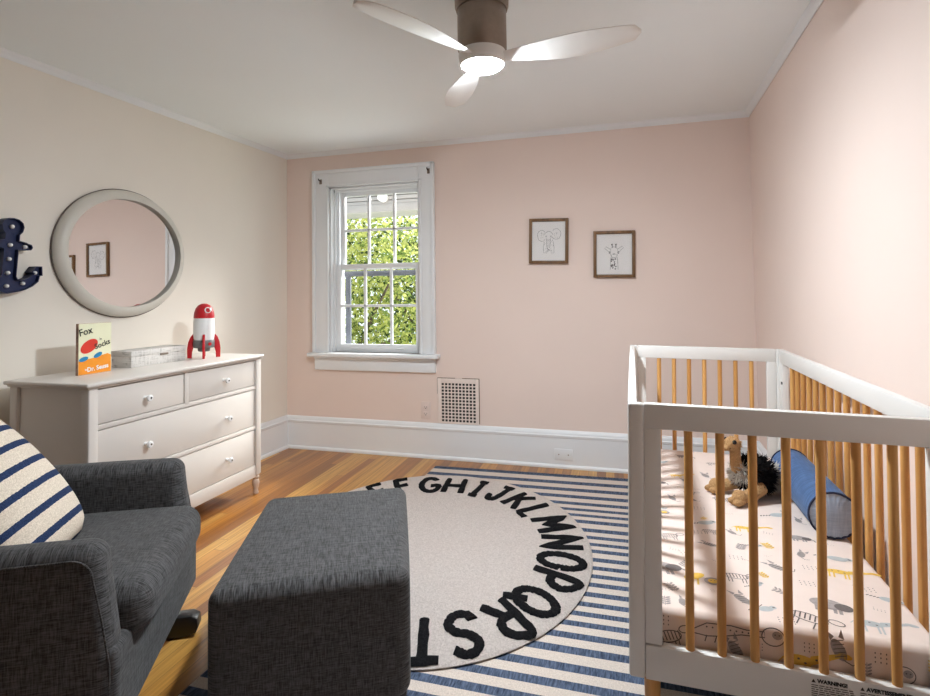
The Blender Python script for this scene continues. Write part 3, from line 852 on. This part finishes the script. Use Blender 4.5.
for ch in sorted(LET):
    th = radians(LP[ch][0]); c = Vector((cos(th), sin(th)))*LP[ch][1]; upv = Vector((cos(th), sin(th))); rt = Vector((sin(th), -cos(th)))
    w = WID.get(ch, .1)*(1-.2*abs(cos(th))); bm = BM()
    for st in LET[ch]:
        pts = []
        for x, y in (smooth_path(st) if ch in 'BCDGJOPQRSU' and len(st) > 4 else densify(st)):
            p = c + rt*((x-.5)*w) + upv*((y-.5)*LH)
            pts.append((p.x+random.uniform(-.0014, .0014), p.y+random.uniform(-.0014, .0014), RZ1_-.001))
        rads = [.0172*random.uniform(.88, 1.12) for _ in pts]
        tube(bm, pts, rads, 8, flat=.42, up=(0, 0, 1))
    o = obj('letter', bm, M['letter'], rr); o['label'] = 'black tufted letter %s' % ch

# ------------------------------------------------------------------ glider chair, ottoman, pillow
YAW = atan2(.49, .87)
ch = thing('glider_armchair', 'charcoal fabric glider armchair beside the dresser', 'armchair', (-1.33, 1.30, .0055), YAW)
# local: +X forward, +Y towards the far (dresser) side
def arm(s):
    bm = BM(); t = .095; yo = s*.376; yi = s*(.376-t)
    def warp(p):                                    # front edge kicks forward towards the seat
        x, y, z = p
        k = (x+.36)/.36
        if x > 0: pass
        return (x + (.012+.032*min(1, max(0, (.17-z)/.25)))*max(0, min(1, (x+.36)/.72)), y, z)
    soft(bm, (-.36, (yo+yi)/2, .3375), (.72, t, .437), .040, 10, 5, (0, .004, .004), warp=warp)
    a = obj('arm', bm, M['char'], ch)
    # piped seam around the outer panel
    bm = BM(); yy = yo + s*.001; ins = .022
    x1, z1, z0 = -ins+.02, .555-ins, .13
    pts = [(-.70, yy, z1)]+[(x1-.045+.045*sin(radians(q)), yy, z1-.045+.045*cos(radians(q))) for q in range(0, 91, 10)]+[(x1+.018, yy, .40), (x1+.034, yy, .30), (x1+.036, yy, z0)]
    tube(bm, pts, .0024, 8); obj('piping', bm, M['char'], a)
arm(1); arm(-1)
bm = BM(); soft(bm, (-.325, 0, .225), (.74, .735, .21), .02, 6, 3); obj('seat_base', bm, M['char'], ch)
bm = BM()
soft(bm, (-.28, 0, .358), (.72, .572, .13), .05, 10, 4, (.012, .002, .012)); obj('seat_cushion', bm, M['char'], ch)
bm = BM()
soft(bm, (0, 0, 0), (.17, .64, .72), .06, 10, 4, (.02, .01, .01), Matrix.Translation((-.68, 0, .72)) @ Matrix.Rotation(radians(-14), 4, 'Y')); obj('backrest', bm, M['char'], ch)
for s in (-1, 1):
    bm = BM()
    prism(bm, [(-.62, .0), (.04, .0), (.068, .008), (.075, .026), (.072, .052), (.052, .064), (-.62, .064)], -.026, .026,
          Matrix.Translation((0, s*.272, 0)) @ Matrix(((1, 0, 0, 0), (0, 0, -1, 0), (0, 1, 0, 0), (0, 0, 0, 1))), 0, .004)
    for x in (-.15, -.5): box(bm, (x-.03, s*.272-.012, .05), (x+.03, s*.272+.012, .125), .004)
    obj('glider_rail', bm, M['black'], ch)
bm = BM(); box(bm, (-.36, -.295, .012), (-.30, .295, .042), .004); obj('glider_crossbar', bm, M['black'], ch)

ot = thing('ottoman', 'charcoal fabric cube ottoman standing partly on the round rug', 'ottoman', (-.940, 1.606, 0), .508)
bm = BM(); soft(bm, (0, 0, .209), (.508, .678, .338), .036, 10, 5, (.005, .005, .008), warp=lambda p: (p[0]+.10*p[1], p[1], p[2])); obj('cushion', bm, M['char'], ot)
bm = BM(); box(bm, (-.215, -.30, .0255), (.215, .30, .05), .006); obj('base', bm, M['black'], ot)

pil = thing('throw_pillow', 'cream throw pillow with navy stripes leaning in the armchair', 'pillow', (0, 0, 0))
fv = Vector((cos(YAW), sin(YAW), 0)); sv = Vector((-sin(YAW), cos(YAW), 0)); A0 = Vector((-1.33, 1.30, 0))
upd = (Vector((0, 0, .72)) - fv*.62).normalized(); nrm = sv.cross(upd).normalized()
cen = A0 + fv*(-.355) + sv*(-.058) + Vector((0, 0, .635))
Mp = Matrix.Translation(cen) @ Matrix((sv, upd, nrm)).transposed().to_4x4()
pil.matrix_world = Mp
bm = BM(); n = 28; S = .252; front = []; back_ = []
for sgn, L in ((1, front), (-1, back_)):
    for i in range(n+1):
        row = []
        for j in range(n+1):
            u = -1+2*i/n; v = -1+2*j/n
            th = .085*(max(0, (1-u*u))**.55)*(max(0, (1-v*v))**.55)
            x = u*.195*(1-.13*abs(u)*v**4); y = v*S*(1-.13*abs(v)*u**4)
            row.append(bm.verts.new((x, y, sgn*th)))
        L.append(row)
for L in (front, back_):
    for i in range(n):
        for j in range(n): bm.faces.new((L[i][j], L[i+1][j], L[i+1][j+1], L[i][j+1]))
bmesh.ops.remove_doubles(bm, verts=bm.verts, dist=1e-5)
obj('cover', bm, M['pillow'], pil, smooth=80)

# ------------------------------------------------------------------ crib
CW, CL, CH = .6467, 1.4355, .8586
cr = thing('crib', 'white baby crib with natural wood slats against the right wall', 'crib', (-.0285, 1.3398, 0), rot=(.0011, .0159, -.0007))
CB = .25
def endpanel(v0, v1):
    bm = BM()
    box(bm, (0, v0, CB), (.0345, v1, CH), .006, 3); box(bm, (CW-.0345, v0, CB), (CW, v1, CH), .006, 3)
    e = .0008
    box(bm, (.035, v0+e, .803), (CW-.035, v1-e, CH), .003); box(bm, (.035, v0+e, CB), (CW-.035, v1-e, .3255), .003)
    box(bm, (.035, v0+e, .329), (.071, v1-e, .8035), .002); box(bm, (CW-.071, v0+e, .329), (CW-.035, v1-e, .8035), .002)
    return obj('end_panel', bm, M['crib'], cr)
ep = endpanel(0, .026); endpanel(CL-.026, CL)
def sidepanel(u0, u1):
    bm = BM(); v0, v1 = .027, CL-.027
    box(bm, (u0, v0, .800), (u1, v1, CH), .004); box(bm, (u0, v0, CB), (u1, v1, .335), .004)
    box(bm, (u0, v0, .33), (u1, v0+.055, .803), .002); box(bm, (u0, v1-.055, .33), (u1, v1, .803), .002)
    return obj('side_panel', bm, M['crib'], cr)
sidepanel(0, .021); sidepanel(CW-.024, CW)
def slat(u, v, r=.0092):
    bm = BM(); cyl(bm, (u, v, .322), (u, v, .81), r, n=16); obj('slat', bm, M['slat'], cr)
ss = .0997*CW
for v in (.013, CL-.013):
    for k in range(-3, 4): slat(CW/2-.001+k*ss, v)
for k in range(-7, 8):
    slat(CW-.012, .7178+k*.0755); slat(.0105, .7178+k*.0755, .0095)
cr.rotation_mode = 'XYZ'
RCm = Euler((.0011, .0159, -.0007)).to_matrix()
for u in (.050, CW-.050):
    for v in (.04, CL-.04):
        zb = 0.006 if True else 0
        base = -( (RCm @ Vector((u, v, 0))).z ) + zb
        bm = BM(); lathe(bm, [(.0125, base), (.0135, base+.004), (.018, CB-.01), (.018, CB+.004)], 20, Matrix.Translation((u, v, 0))); obj('leg', bm, M['slat'], cr)
for v, z in ((CL-.076, .72), (CL-.076, .40), (.070, .60)):
    bm = BM(); cyl(bm, (CW-.024, v, z), (CW-.0275, v, z), .006, n=14); obj('bolt', bm, M['darkmetal'], cr)
# printed notices on the near bottom rail
bm = BM(); Ms = Matrix.Translation((0, -.0003, 0)) @ Matrix.Rotation(radians(90), 4, 'X')
def notice(u0, u1, head, size):
    text_bm(bm, head, size, Ms @ Matrix.Translation((u0+.011, .3125, 0)), 0, align='LEFT', bold=.0006)
    z = .304
    blob(bm, [(u0, .309), (u0+.008, .309), (u0+.004, .316)], Ms, 1)
    while z > .262:
        x = u0
        while x < u1-.004:
            w = random.uniform(.004, .013); ribbon(bm, [(x, z), (min(u1, x+w), z)], .0016, Ms, 1); x += w+.0022
        z -= .0042
notice(.360, .440, 'WARNING!', .0105); notice(.447, .570, 'AVERTISSEMENT!', .0105)
o = obj('warning_notice', bm, [M['black'], M['ink']], cr, smooth=0); o['label'] = 'black printed warning notice on the near bottom rail'
bm = BM(); box(bm, (.024, .03, .285), (CW-.027, CL-.03, .297), .002); obj('mattress_support', bm, M['darkmetal'], cr)

# mattress with printed fitted sheet (same tilt as the crib)
MT = .394
ma = thing('crib_mattress', 'crib mattress in a cream fitted sheet printed with animal doodles', 'mattress', (-.0285, 1.3398, 0), rot=(.0011, .0159, -.0007))
bm = BM(); U0, U1, V0, V1, Z0 = .027, CW-.031, .032, CL-.032, .2985
soft(bm, ((U0+U1)/2, (V0+V1)/2, (Z0+MT)/2), (U1-U0, V1-V0, MT-Z0), .018, 10, 4, (0, 0, 0))
def TOP(u, v, rot=0, s=1.0): return Matrix.Translation((u, v, MT+.0006)) @ Matrix.Rotation(radians(rot), 4, 'Z') @ Matrix.Scale(s, 4)
def FRONT(u, z, rot=0, s=1.0): return Matrix.Translation((u, V0-.0006, z)) @ Matrix.Rotation(radians(90), 4, 'X') @ Matrix.Rotation(radians(rot), 4, 'Z') @ Matrix.Scale(s, 4)
G_, L_, Y_, B_ = 1, 2, 3, 4
LW = .0022
def giraffe(T, c=Y_, spots=True):
    blob(bm, ell(0, 0, .028, .012, 16), T, c); blob(bm, [(.018, .0), (.028, -.004), (.075, .018), (.073, .026), (.022, .012)], T, c); blob(bm, ell(.082, .022, .013, .006, 12, rot=-.2), T, c)
    for x in (-.022, -.012, .012, .02): ribbon(bm, [(x, -.006), (x-.002, -.036)], .004, T, c)
    ribbon(bm, [(-.027, .004), (-.038, -.01)], .002, T, c)
    if spots:
        for x, y in ((-.014, .002), (0, .004), (.012, -.003), (.032, .006), (.05, .013)): blob(bm, ell(x, y, .0026, .002, 8), T @ Matrix.Translation((0, 0, .0003)), L_)
def lion(T):
    blob(bm, ell(-.02, .012, .03, .014, 16, rot=.5), T, Y_); blob(bm, ell(.02, -.008, .021, .019, 18), T @ Matrix.Translation((0, 0, .0002)), G_)
    blob(bm, ell(.02, -.008, .012, .011, 16), T @ Matrix.Translation((0, 0, .0004)), Y_)
    for x in (.016, .024): blob(bm, ell(x, -.006, .0018, .0018, 6), T @ Matrix.Translation((0, 0, .0006)), L_)
    for x in (-.036, -.014): ribbon(bm, [(x, .0), (x-.006, -.03)], .005, T, Y_)
def elephant(T):
    blob(bm, ell(0, 0, .034, .022, 20), T, G_); blob(bm, ell(.03, -.004, .018, .016, 16), T @ Matrix.Translation((0, 0, .0002)), L_)
    ribbon(bm, [(.044, -.004), (.054, -.014), (.056, -.03)], .006, T, G_)
    for x in (-.022, -.01, .012, .022): ribbon(bm, [(x, -.014), (x, -.036)], .007, T, G_)
def zebra(T):
    ribbon(bm, ell(0, 0, .028, .013, 18)+[(.028, 0)], LW, T, L_); ribbon(bm, ell(.038, .012, .012, .008, 12)+[(.05, .012)], LW, T, L_)
    for k in range(7): ribbon(bm, [(-.022+k*.0075, .011), (-.02+k*.0075, -.008)], .0024, T, L_)
    for x in (-.02, -.012, .012, .02): ribbon(bm, [(x, -.01), (x, -.032)], LW, T, L_)
def cat(T):
    blob(bm, ell(0, 0, .012, .024, 16, rot=.3), T, G_)
    blob(bm, [(-.012, .02), (-.018, .042), (-.004, .028)], T, G_); blob(bm, [(.004, .026), (.012, .042), (.014, .02)], T, G_)
    for k in range(5): ribbon(bm, [(-.010, -.014+k*.008), (.012, -.012+k*.008)], .0016, T @ Matrix.Translation((0, 0, .0003)), L_)
    ribbon(bm, [(.004, -.02), (.02, -.032), (.032, -.024)], LW, T, L_)
def sloth(T):
    ribbon(bm, ell(0, 0, .022, .019, 20)+[(.022, 0)], LW, T, L_); blob(bm, ell(.008, .004, .010, .009, 14), T, G_)
    for x in (.004, .012): blob(bm, ell(x, .005, .0018, .0018, 6), T @ Matrix.Translation((0, 0, .0004)), L_)
def croc(T):
    ribbon(bm, [(-.07, -.012), (-.03, .012), (.02, .014), (.05, .010), (.085, .012), (.086, .0), (.04, -.002), (.0, -.012), (-.03, -.016), (-.07, -.012)], LW, T, L_)
    for x in (-.03, -.01, .01): ribbon(bm, [(x, -.014), (x-.004, -.028)], LW, T, L_)
    for k in range(8): blob(bm, ell(-.03+k*.012, .004, .002, .002, 6), T, L_)
def sprig(T, c=G_):
    ribbon(bm, [(0, -.02), (0, .02)], .0018, T, c)
    for k in range(4):
        for s in (-1, 1): blob(bm, ell(s*.007, -.012+k*.009, .007, .003, 8, rot=s*.6), T, c)
def dots(T, c=L_, n=12):
    for k in range(n): blob(bm, ell(((k % 4)-1.5)*.010, (k//4-1)*.009, .0013, .0022, 6), T, c)
def raccoon(T):
    blob(bm, ell(0, 0, .024, .014, 16, rot=.4), T, B_); blob(bm, ell(.022, .014, .010, .009, 14), T, B_)
    blob(bm, ell(.024, .014, .004, .003, 8), T @ Matrix.Translation((0, 0, .0004)), L_)
    for k in range(4): ribbon(bm, [(-.022-k*.008, -.006-k*.003), (-.026-k*.008, -.014-k*.003)], .004, T, L_)
lion(TOP(.178, .199, 8)); giraffe(TOP(.514, .338, -8)); giraffe(TOP(.33, .563, 0, .9)); elephant(TOP(.075, .238, 10, 1.15)); zebra(TOP(.258, .238, 0))
zebra(TOP(.38, .087, -25, 1.3)); giraffe(TOP(.50, .10, -4, 1.0), B_); cat(TOP(.254, .126, 20)); raccoon(TOP(.225, .569)); cat(TOP(.218, .411, 60, .8))
sprig(TOP(.10, .138, 30)); elephant(TOP(.437, .161, -10, 1.05)); raccoon(TOP(.535, .417, -30)); cat(TOP(.37, .318, 40)); sprig(TOP(.374, .449, 20), Y_)
elephant(TOP(.471, .532, 0, .7)); cat(TOP(.449, .417, -30, .8)); raccoon(TOP(.455, .70, 0, 1.1)); dots(TOP(.275, .347)); dots(TOP(.15, .34, 20)); sprig(TOP(.30, .42, -20))
zebra(TOP(.11, .44, 10, .9)); lion(TOP(.09, .62, 20, .8)); cat(TOP(.14, .76, 0, .9)); dots(TOP(.22, .69)); zebra(TOP(.3, .80, 0, .9)); giraffe(TOP(.17, 1.02, 10, .8)); elephant(TOP(.09, .92, 0, .8))
raccoon(TOP(.12, 1.18)); sprig(TOP(.2, .88)); cat(TOP(.28, 1.05)); zebra(TOP(.33, 1.22, 0, .9)); dots(TOP(.4, .9)); elephant(TOP(.22, 1.3, 0, .8)); giraffe(TOP(.3, .94, 0, .8)); sprig(TOP(.08, .07, 0)); dots(TOP(.06, .115))
raccoon(TOP(.58, .22, -40, .8)); dots(TOP(.55, .26)); sprig(TOP(.35, .19, 60)); dots(TOP(.33, .06)); sprig(TOP(.56, .56, 0)); dots(TOP(.42, .25)); dots(TOP(.19, .49))
lion(TOP(.45, 1.2, 0, .8)); cat(TOP(.5, 1.05, 0)); zebra(TOP(.05, .33, 70, .8)); dots(TOP(.45, .34)); sprig(TOP(.14, .27, -30))
def squiggle(T, c):
    k = random.randint(3, 5); p = [(random.uniform(-.012, .012)+(i-2)*.006, random.uniform(-.008, .008)) for i in range(k+2)]
    ribbon(bm, smooth_path(p, 4), .0016, T, c)
rs = random.Random(5); placed = [(.178, .199), (.514, .338), (.33, .563), (.075, .238), (.258, .238), (.38, .087), (.50, .10), (.254, .126), (.437, .161), (.535, .417), (.37, .318), (.471, .532)]
tries = 0
while len(placed) < 75 and tries < 4000:
    tries += 1
    u, v = rs.uniform(.05, .57), rs.uniform(.05, 1.34)
    if any(abs(u-a)+abs(v-b) < .062 for a, b in placed): continue
    placed.append((u, v)); T = TOP(u, v, rs.uniform(-40, 40), rs.uniform(.5, .8)); k = rs.randint(0, 7)
    (lambda: cat(T), lambda: zebra(T), lambda: dots(T, L_, 9), lambda: sprig(T, B_), lambda: raccoon(T), lambda: squiggle(T, L_), lambda: dots(T, G_, 6), lambda: sprig(T, Y_))[k]()
giraffe(FRONT(.345, .330, 0, 1.05)); croc(FRONT(.195, .366)); sloth(FRONT(.297, .370)); cat(FRONT(.223, .330, 20, .9)); cat(FRONT(.42, .365, 10)); sloth(FRONT(.535, .335, 0, .9)); sprig(FRONT(.47, .335, 0, .7)); dots(FRONT(.50, .362)); zebra(FRONT(.085, .335, 15)); dots(FRONT(.07, .37)); dots(FRONT(.37, .36, 0, .9)); sprig(FRONT(.585, .36, 0, .7), Y_); dots(FRONT(.265, .345, 0, .7))
obj('fitted_sheet', bm, [M['sheet'], M['dgrey'], M['dline'], M['dyel'], M['dblue']], ma, smooth=40)

# height of the mattress top in the world at (x, y)
def mtop(x, y):
    p = RCm @ Vector((x+.0258, y-1.3398, MT)); return p.z + (x - (-.0258+p.x))*(-.0159)
# bolster
bz = mtop(.50, 2.1)+.0662+.003
bo = thing('bolster_cushion', 'blue round bolster cushion with navy piping lying in the crib', 'bolster', (.546, 1.885, bz), 0)
bm = BM(); K = Matrix.Rotation(radians(-90), 4, 'X') @ Matrix.Identity(4)
BLn = .47
Kb = Matrix(((1, 0, 0, 0), (0, 0, 1, 0), (0, 1, 0, 0), (0, 0, 0, 1)))       # local z -> y
lathe(bm, [(.0640, 0), (.0658, .02), (.0662, .1), (.0662, BLn-.1), (.0658, BLn-.02), (.0640, BLn)], 48, Kb, cap=False); obj('cover', bm, M['bolster'], bo)
for y0, s in ((0, -1), (BLn, 1)):
    bm = BM(); t_ = bmesh.new(); n, m = 72, 8; rings = []
    for i in range(m+1):
        r = .0640*i/m; rings.append([])
        for k in range(n):
            pk = .0022*cos(24*2*pi*k/n)*max(0, (i/m-.45))*1.6
            rings[-1].append(t_.verts.new((r*cos(2*pi*k/n), y0+s*(.012*(1-(i/m)**2)+pk), r*sin(2*pi*k/n))))
    for i in range(m):
        for k in range(n): t_.faces.new((rings[i][k], rings[i][(k+1) % n], rings[i+1][(k+1) % n], rings[i+1][k]))
    bmesh.ops.remove_doubles(t_, verts=t_.verts, dist=1e-6)
    merge(bm, t_); obj('end_cap', bm, M['bolend'], bo, smooth=70)
    bm = BM(); tube(bm, [(.0648*cos(2*pi*k/64), y0, .0648*sin(2*pi*k/64)) for k in range(64)], .0032, 8, True); obj('piping', bm, M['navypipe'], bo)

# plush ostrich
px_, py_ = .378, 2.185
pz_ = mtop(px_, py_)+.001
pb = thing('plush_ostrich', 'plush ostrich toy with shaggy black body and tan legs sitting in the crib', 'plush toy', (px_, py_, pz_), radians(-152))
# local: +X forward (to the viewer's left and slightly nearer)
def fur(bm, c, rad, n, L, w, mi=0, zmin=-9, rot=None):
    for _ in range(n):
        d = Vector((random.gauss(0, 1), random.gauss(0, 1), random.gauss(0, 1))).normalized()
        if d.z < zmin: continue
        p = Vector((d.x*rad[0], d.y*rad[1], d.z*rad[2])); nn = Vector((d.x/rad[0], d.y/rad[1], d.z/rad[2])).normalized()
        if rot: p = rot @ p; nn = rot @ nn
        p = p + Vector(c)
        dd = (nn + Vector((random.uniform(-.6, .6), random.uniform(-.6, .6), random.uniform(-.8, .3)))).normalized()
        u, v = frame_axes(dd); l = L*random.uniform(.6, 1.25); ww = w*random.uniform(.7, 1.2)
        b = [bm.verts.new(p - nn*.004 + ww*(cos(2*pi*k/3)*u+sin(2*pi*k/3)*v)) for k in range(3)]
        tip = bm.verts.new(p + dd*l)
        for k in range(3):
            f = bm.faces.new((b[k], b[(k+1) % 3], tip)); f.material_index = mi
def ellipsoid(bm, c, rad, rot=None, mi=0, n=20):
    t = bmesh.new(); bmesh.ops.create_uvsphere(t, u_segments=n, v_segments=n//2+2, radius=1)
    Mx = Matrix.Translation(c) @ (rot.to_4x4() if rot else Matrix.Identity(4)) @ Matrix.Diagonal((*rad, 1))
    merge(bm, t, Mx, mi)
R_b = Matrix.Rotation(radians(-12), 3, 'Y')
bm = BM(); ellipsoid(bm, (-.02, 0, .076), (.066, .056, .062), R_b); fur(bm, (-.02, 0, .076), (.066, .056, .062), 900, .022, .004, zmin=-.75, rot=R_b)
obj('body', bm, M['fblack'], pb, smooth=60)
bm = BM(); ellipsoid(bm, (.034, 0, .085), (.026, .036, .030)); fur(bm, (.034, 0, .085), (.028, .038, .032), 420, .020, .0032); obj('neck_ruff', bm, M['fwhite'], pb, smooth=60)
bm = BM(); ellipsoid(bm, (-.098, -.01, .052), (.034, .040, .044)); fur(bm, (-.098, -.01, .052), (.036, .042, .044), 520, .026, .0036, zmin=-.8); obj('tail', bm, M['fwhite'], pb, smooth=60)
bm = BM()
tube(bm, [(.030, 0, .085), (.046, 0, .105), (.052, 0, .128), (.052, 0, .155), (.054, 0, .176)], [.024, .022, .0185, .018, .019], 16)
ellipsoid(bm, (.062, 0, .187), (.030, .026, .026)); ellipsoid(bm, (.090, 0, .177), (.022, .017, .011))
fur(bm, (.062, 0, .188), (.030, .026, .026), 160, .006, .003)
hd = obj('head_and_neck', bm, M['tan'], pb, smooth=60)
for s in (-1, 1):
    bm = BM(); ellipsoid(bm, (.070, s*.0228, .199), (.0075, .006, .0075)); obj('eye', bm, M['eye'], hd, smooth=60)
bm = BM(); tube(bm, [(.076, -.0165, .177), (.096, -.0145, .175), (.112, 0, .174), (.096, .0145, .175), (.076, .0165, .177)], .0012, 6); obj('beak_line', bm, M['fblack'], hd)
for s in (-1, 1):
    bm = BM()
    tube(bm, [(-.01, s*.040, .045), (.03, s*.055, .032), (.072, s*.058, .022)], [.026, .022, .017], 14)
    ellipsoid(bm, (.088, s*.062, .027), (.024, .022, .026)); ellipsoid(bm, (.10, s*.050, .016), (.022, .012, .012)); ellipsoid(bm, (.10, s*.076, .016), (.022, .012, .012))
    obj('leg', bm, M['tan'], pb, smooth=60)

# ------------------------------------------------------------------ outside the window
GZ = -2.6
bm = BM(); box(bm, (-14, YB+.25, GZ-.1), (8, 22, GZ)); 
gm = paint('lawn', srgb(110, 130, 70), .95, .15, 3, .2, 40)
o = struct('ground', bm, gm, smooth=0)
M['siding'] = paint('white of lamp base and bounce slab', srgb(226, 224, 220), .6, .02, 8, .02, 50)
M['beam'] = paint('porch grey white boards', srgb(150, 148, 145), .7, .03, 8, .02, 50)  # plain grey, lowered so the boards don't burn out
bm = BM()
ex0, ex1, ey = -4.2, -1.2, 5.62
box(bm, (ex0, ey, 2.02), (ex1, ey+.10, 2.10), .004)
for k in range(5): box(bm, (ex0, ey+.012, 2.10+k*.05), (ex1, ey+.06, 2.141+k*.05), .003)
box(bm, (ex0+.01, ey+.04, 2.09), (ex1-.01, ey+.07, 2.34))
box(bm, (ex0, ey+.10, 2.06), (ex1, ey+.7, 2.09))
for x in (ex0+.06, ex1-.06): box(bm, (x-.06, ey, GZ), (x+.06, ey+.1, 2.02), .004)
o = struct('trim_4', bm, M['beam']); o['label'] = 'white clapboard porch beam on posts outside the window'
bm = BM(); box(bm, (-4.4, YB+.22, -.32), (-.4, 7.2, -.2), .01)  # unseen slab, added to throw sunlight up onto the ceiling
o = struct('bounce_slab', bm, M['siding']); o['label'] = 'flat white slab added unseen below the window to bounce sun inside'
pl_ = thing('porch_lamp', 'white globe porch lamp on the clapboard beam outside the window', 'lamp', (-2.58, ey-.0, 2.17))
bm = BM(); cyl(bm, (0, .02, 0), (0, -.02, 0), .05, n=24); obj('lamp_base', bm, M['siding'], pl_)
bm = BM(); ellipsoid(bm, (0, -.04, 0), (.055, .04, .045)); obj('globe', bm, M['bulb'], pl_, smooth=60)

def leaf_mat(name, c0, c1, tr):
    t = NT(name); t.n.remove(t.b)
    nz = t.noise(t.coord(), 5, 3)
    col = t.ramp(nz, [(.3, c0), (.7, c1)])
    d = t.new('ShaderNodeBsdfDiffuse'); x = t.new('ShaderNodeBsdfTranslucent'); mx = t.new('ShaderNodeMixShader'); mx.inputs[0].default_value = tr
    t.ln(col, d.inputs[0]); t.ln(col, x.inputs[0]); t.ln(d.outputs[0], mx.inputs[1]); t.ln(x.outputs[0], mx.inputs[2]); t.ln(mx.outputs[0], t.out.inputs['Surface'])
    return t.m
LM = [leaf_mat('leaf lime', srgb(162, 168, 84), srgb(192, 194, 128), .5), leaf_mat('leaf mid', srgb(94, 114, 56), srgb(130, 146, 84), .45), leaf_mat('leaf dark', srgb(42, 54, 36), srgb(66, 80, 52), .35)]
M['bark'] = wood('bark', srgb(70, 58, 50), srgb(112, 98, 86), 2, .9)
def tree(label, base, crowns, nleaf, weights, size, trunk_r, limbs):
    t = thing('leafy_tree', label, 'tree', (base[0], base[1], GZ), 0, 'trees outside the window')
    bm = BM(); top = Vector((0, 0, 1.6))
    tube(bm, [(0, 0, 0), (.04, 0, .8), (0, .03, 1.6), (.02, 0, 2.4)], [trunk_r, trunk_r*.9, trunk_r*.8, trunk_r*.6], 10); obj('trunk', bm, M['bark'], t)
    for L in limbs:
        bm = BM(); k = len(L); tube(bm, L, [trunk_r*.5*(1-.75*i/(k-1)) for i in range(k)], 8); obj('branch', bm, M['bark'], t)
    bm = BM()
    for (c, rad, share) in crowns:
        for _ in range(int(nleaf*share)):
            d = Vector((random.gauss(0, 1), random.gauss(0, 1), random.gauss(0, 1))).normalized()*(random.random()**.42)
            p = Vector(c)+Vector((d.x*rad[0], d.y*rad[1], d.z*rad[2])) - Vector((0, 0, GZ))
            p.x -= base[0]; p.y -= base[1]
            q = Vector((random.gauss(0, 1), random.gauss(0, 1), random.gauss(0, 1)+.6)).normalized(); u, v = frame_axes(q)
            a = random.uniform(0, 2*pi); u, v = u*cos(a)+v*sin(a), v*cos(a)-u*sin(a); s = size*random.uniform(.6, 1.3)
            vs = [bm.verts.new(p-u*s), bm.verts.new(p+v*s*.45+q*s*.08), bm.verts.new(p+u*s), bm.verts.new(p-v*s*.45+q*s*.08)]
            f = bm.faces.new(vs); f.material_index = random.choices((0, 1, 2), weights)[0]
    obj('foliage', bm, LM, t, smooth=0)
tree('bright lime leafy tree filling the upper left panes of the window', (-4.9, 8.6), [((-4.6, 8.4, 1.9), (1.5, 1.1, 1.0), .6), ((-4.4, 8.6, .5), (1.4, 1.0, .9), .4)], 9000, (.6, .3, .1), .052, .11,
     [[(0, .03, 1.6), (.4, -.1, 2.6), (.9, -.3, 3.4), (1.4, -.4, 4.2)], [(0, .0, 2.0), (-.3, .1, 3.0), (-.5, .1, 4.0)], [(.02, 0, 2.2), (.5, -.3, 2.7), (1.3, -.5, 3.0)]])
tree('darker green leafy tree seen behind the right window panes', (-3.5, 10.6), [((-3.6, 10.5, 1.6), (1.3, .9, 1.1), .55), ((-3.4, 10.5, .2), (1.4, .9, 1.0), .45)], 7000, (.2, .38, .42), .05, .10,
     [[(0, .03, 1.6), (-.4, -.2, 2.8), (-.9, -.4, 3.6), (-1.2, -.5, 4.4)], [(0, 0, 2.0), (.3, 0, 3.2), (.4, .1, 4.2)], [(0, 0, 2.2), (-.1, -.3, 3.2), (-.3, -.4, 4.2)]])
tree('tall green tree furthest back beyond the porch beam', (-6.2, 12.9), [((-5.8, 12.9, 1.4), (2.8, 1.0, 1.8), .6), ((-4.2, 13.0, .4), (2.4, 1.0, 1.7), .4)], 5200, (.4, .4, .2), .085, .14,
     [[(0, .03, 1.6), (.6, -.1, 2.8), (1.2, -.3, 3.9)], [(0, 0, 2.0), (1.2, -.2, 2.9), (2.2, -.3, 3.4)]])

# ------------------------------------------------------------------ light
LAMP = 870.0; WORLD = 1.7; SUN = 17.0; EXPO = 0.18
M['lens'].node_tree.nodes['Emission'].inputs[1].default_value = LAMP
w = bpy.data.worlds.new('sky'); SC.world = w; w.use_nodes = True
bg = w.node_tree.nodes['Background']; bg.inputs[0].default_value = (.86, .93, 1.0, 1); bg.inputs[1].default_value = WORLD
sl = bpy.data.lights.new('sun', 'SUN'); sl.energy = SUN; sl.angle = radians(35); sl.color = (1, .98, .95)
so = bpy.data.objects.new('sun', sl); link(so); so.location = (-1, 9, 7)
so.rotation_euler = Vector((-.22, -.75, -.52)).to_track_quat('-Z', 'Y').to_euler()

# ------------------------------------------------------------------ camera
cam = bpy.data.cameras.new('camera'); co = bpy.data.objects.new('camera', cam); link(co)
R = Matrix(((0.95876, 0.28332, -0.01309), (-0.28316, 0.95800, 0.04), (0, 0, 1)))
pitch, roll, yaw, fpx, cyp, hh = .0367, -.0131, .2875, 562.36, 272.783, 1.1119
R = Matrix.Rotation(roll, 3, 'Y') @ Matrix.Rotation(-pitch, 3, 'X') @ Matrix.Rotation(-yaw, 3, 'Z')
right, fwd, upv = R[0], R[1], R[2]
co.matrix_world = Matrix.Translation((0, 0, hh)) @ Matrix((right, upv, -fwd)).transposed().to_4x4()
cam.sensor_width = 36; cam.lens = fpx/930*36; cam.shift_y = (cyp-348)/930; cam.clip_start = .02
SC.camera = co
vs_ = SC.view_settings; SC.display_settings.display_device = 'sRGB'
vs_.view_transform = 'Standard'; vs_.look = 'None'; vs_.exposure = EXPO; vs_.gamma = 1; vs_.use_curve_mapping = False
SC.cycles.use_denoising = True
SC.cycles.max_bounces = 10; SC.cycles.diffuse_bounces = 6; SC.cycles.sample_clamp_indirect = 6
SC.cycles.caustics_reflective = False; SC.cycles.caustics_refractive = False
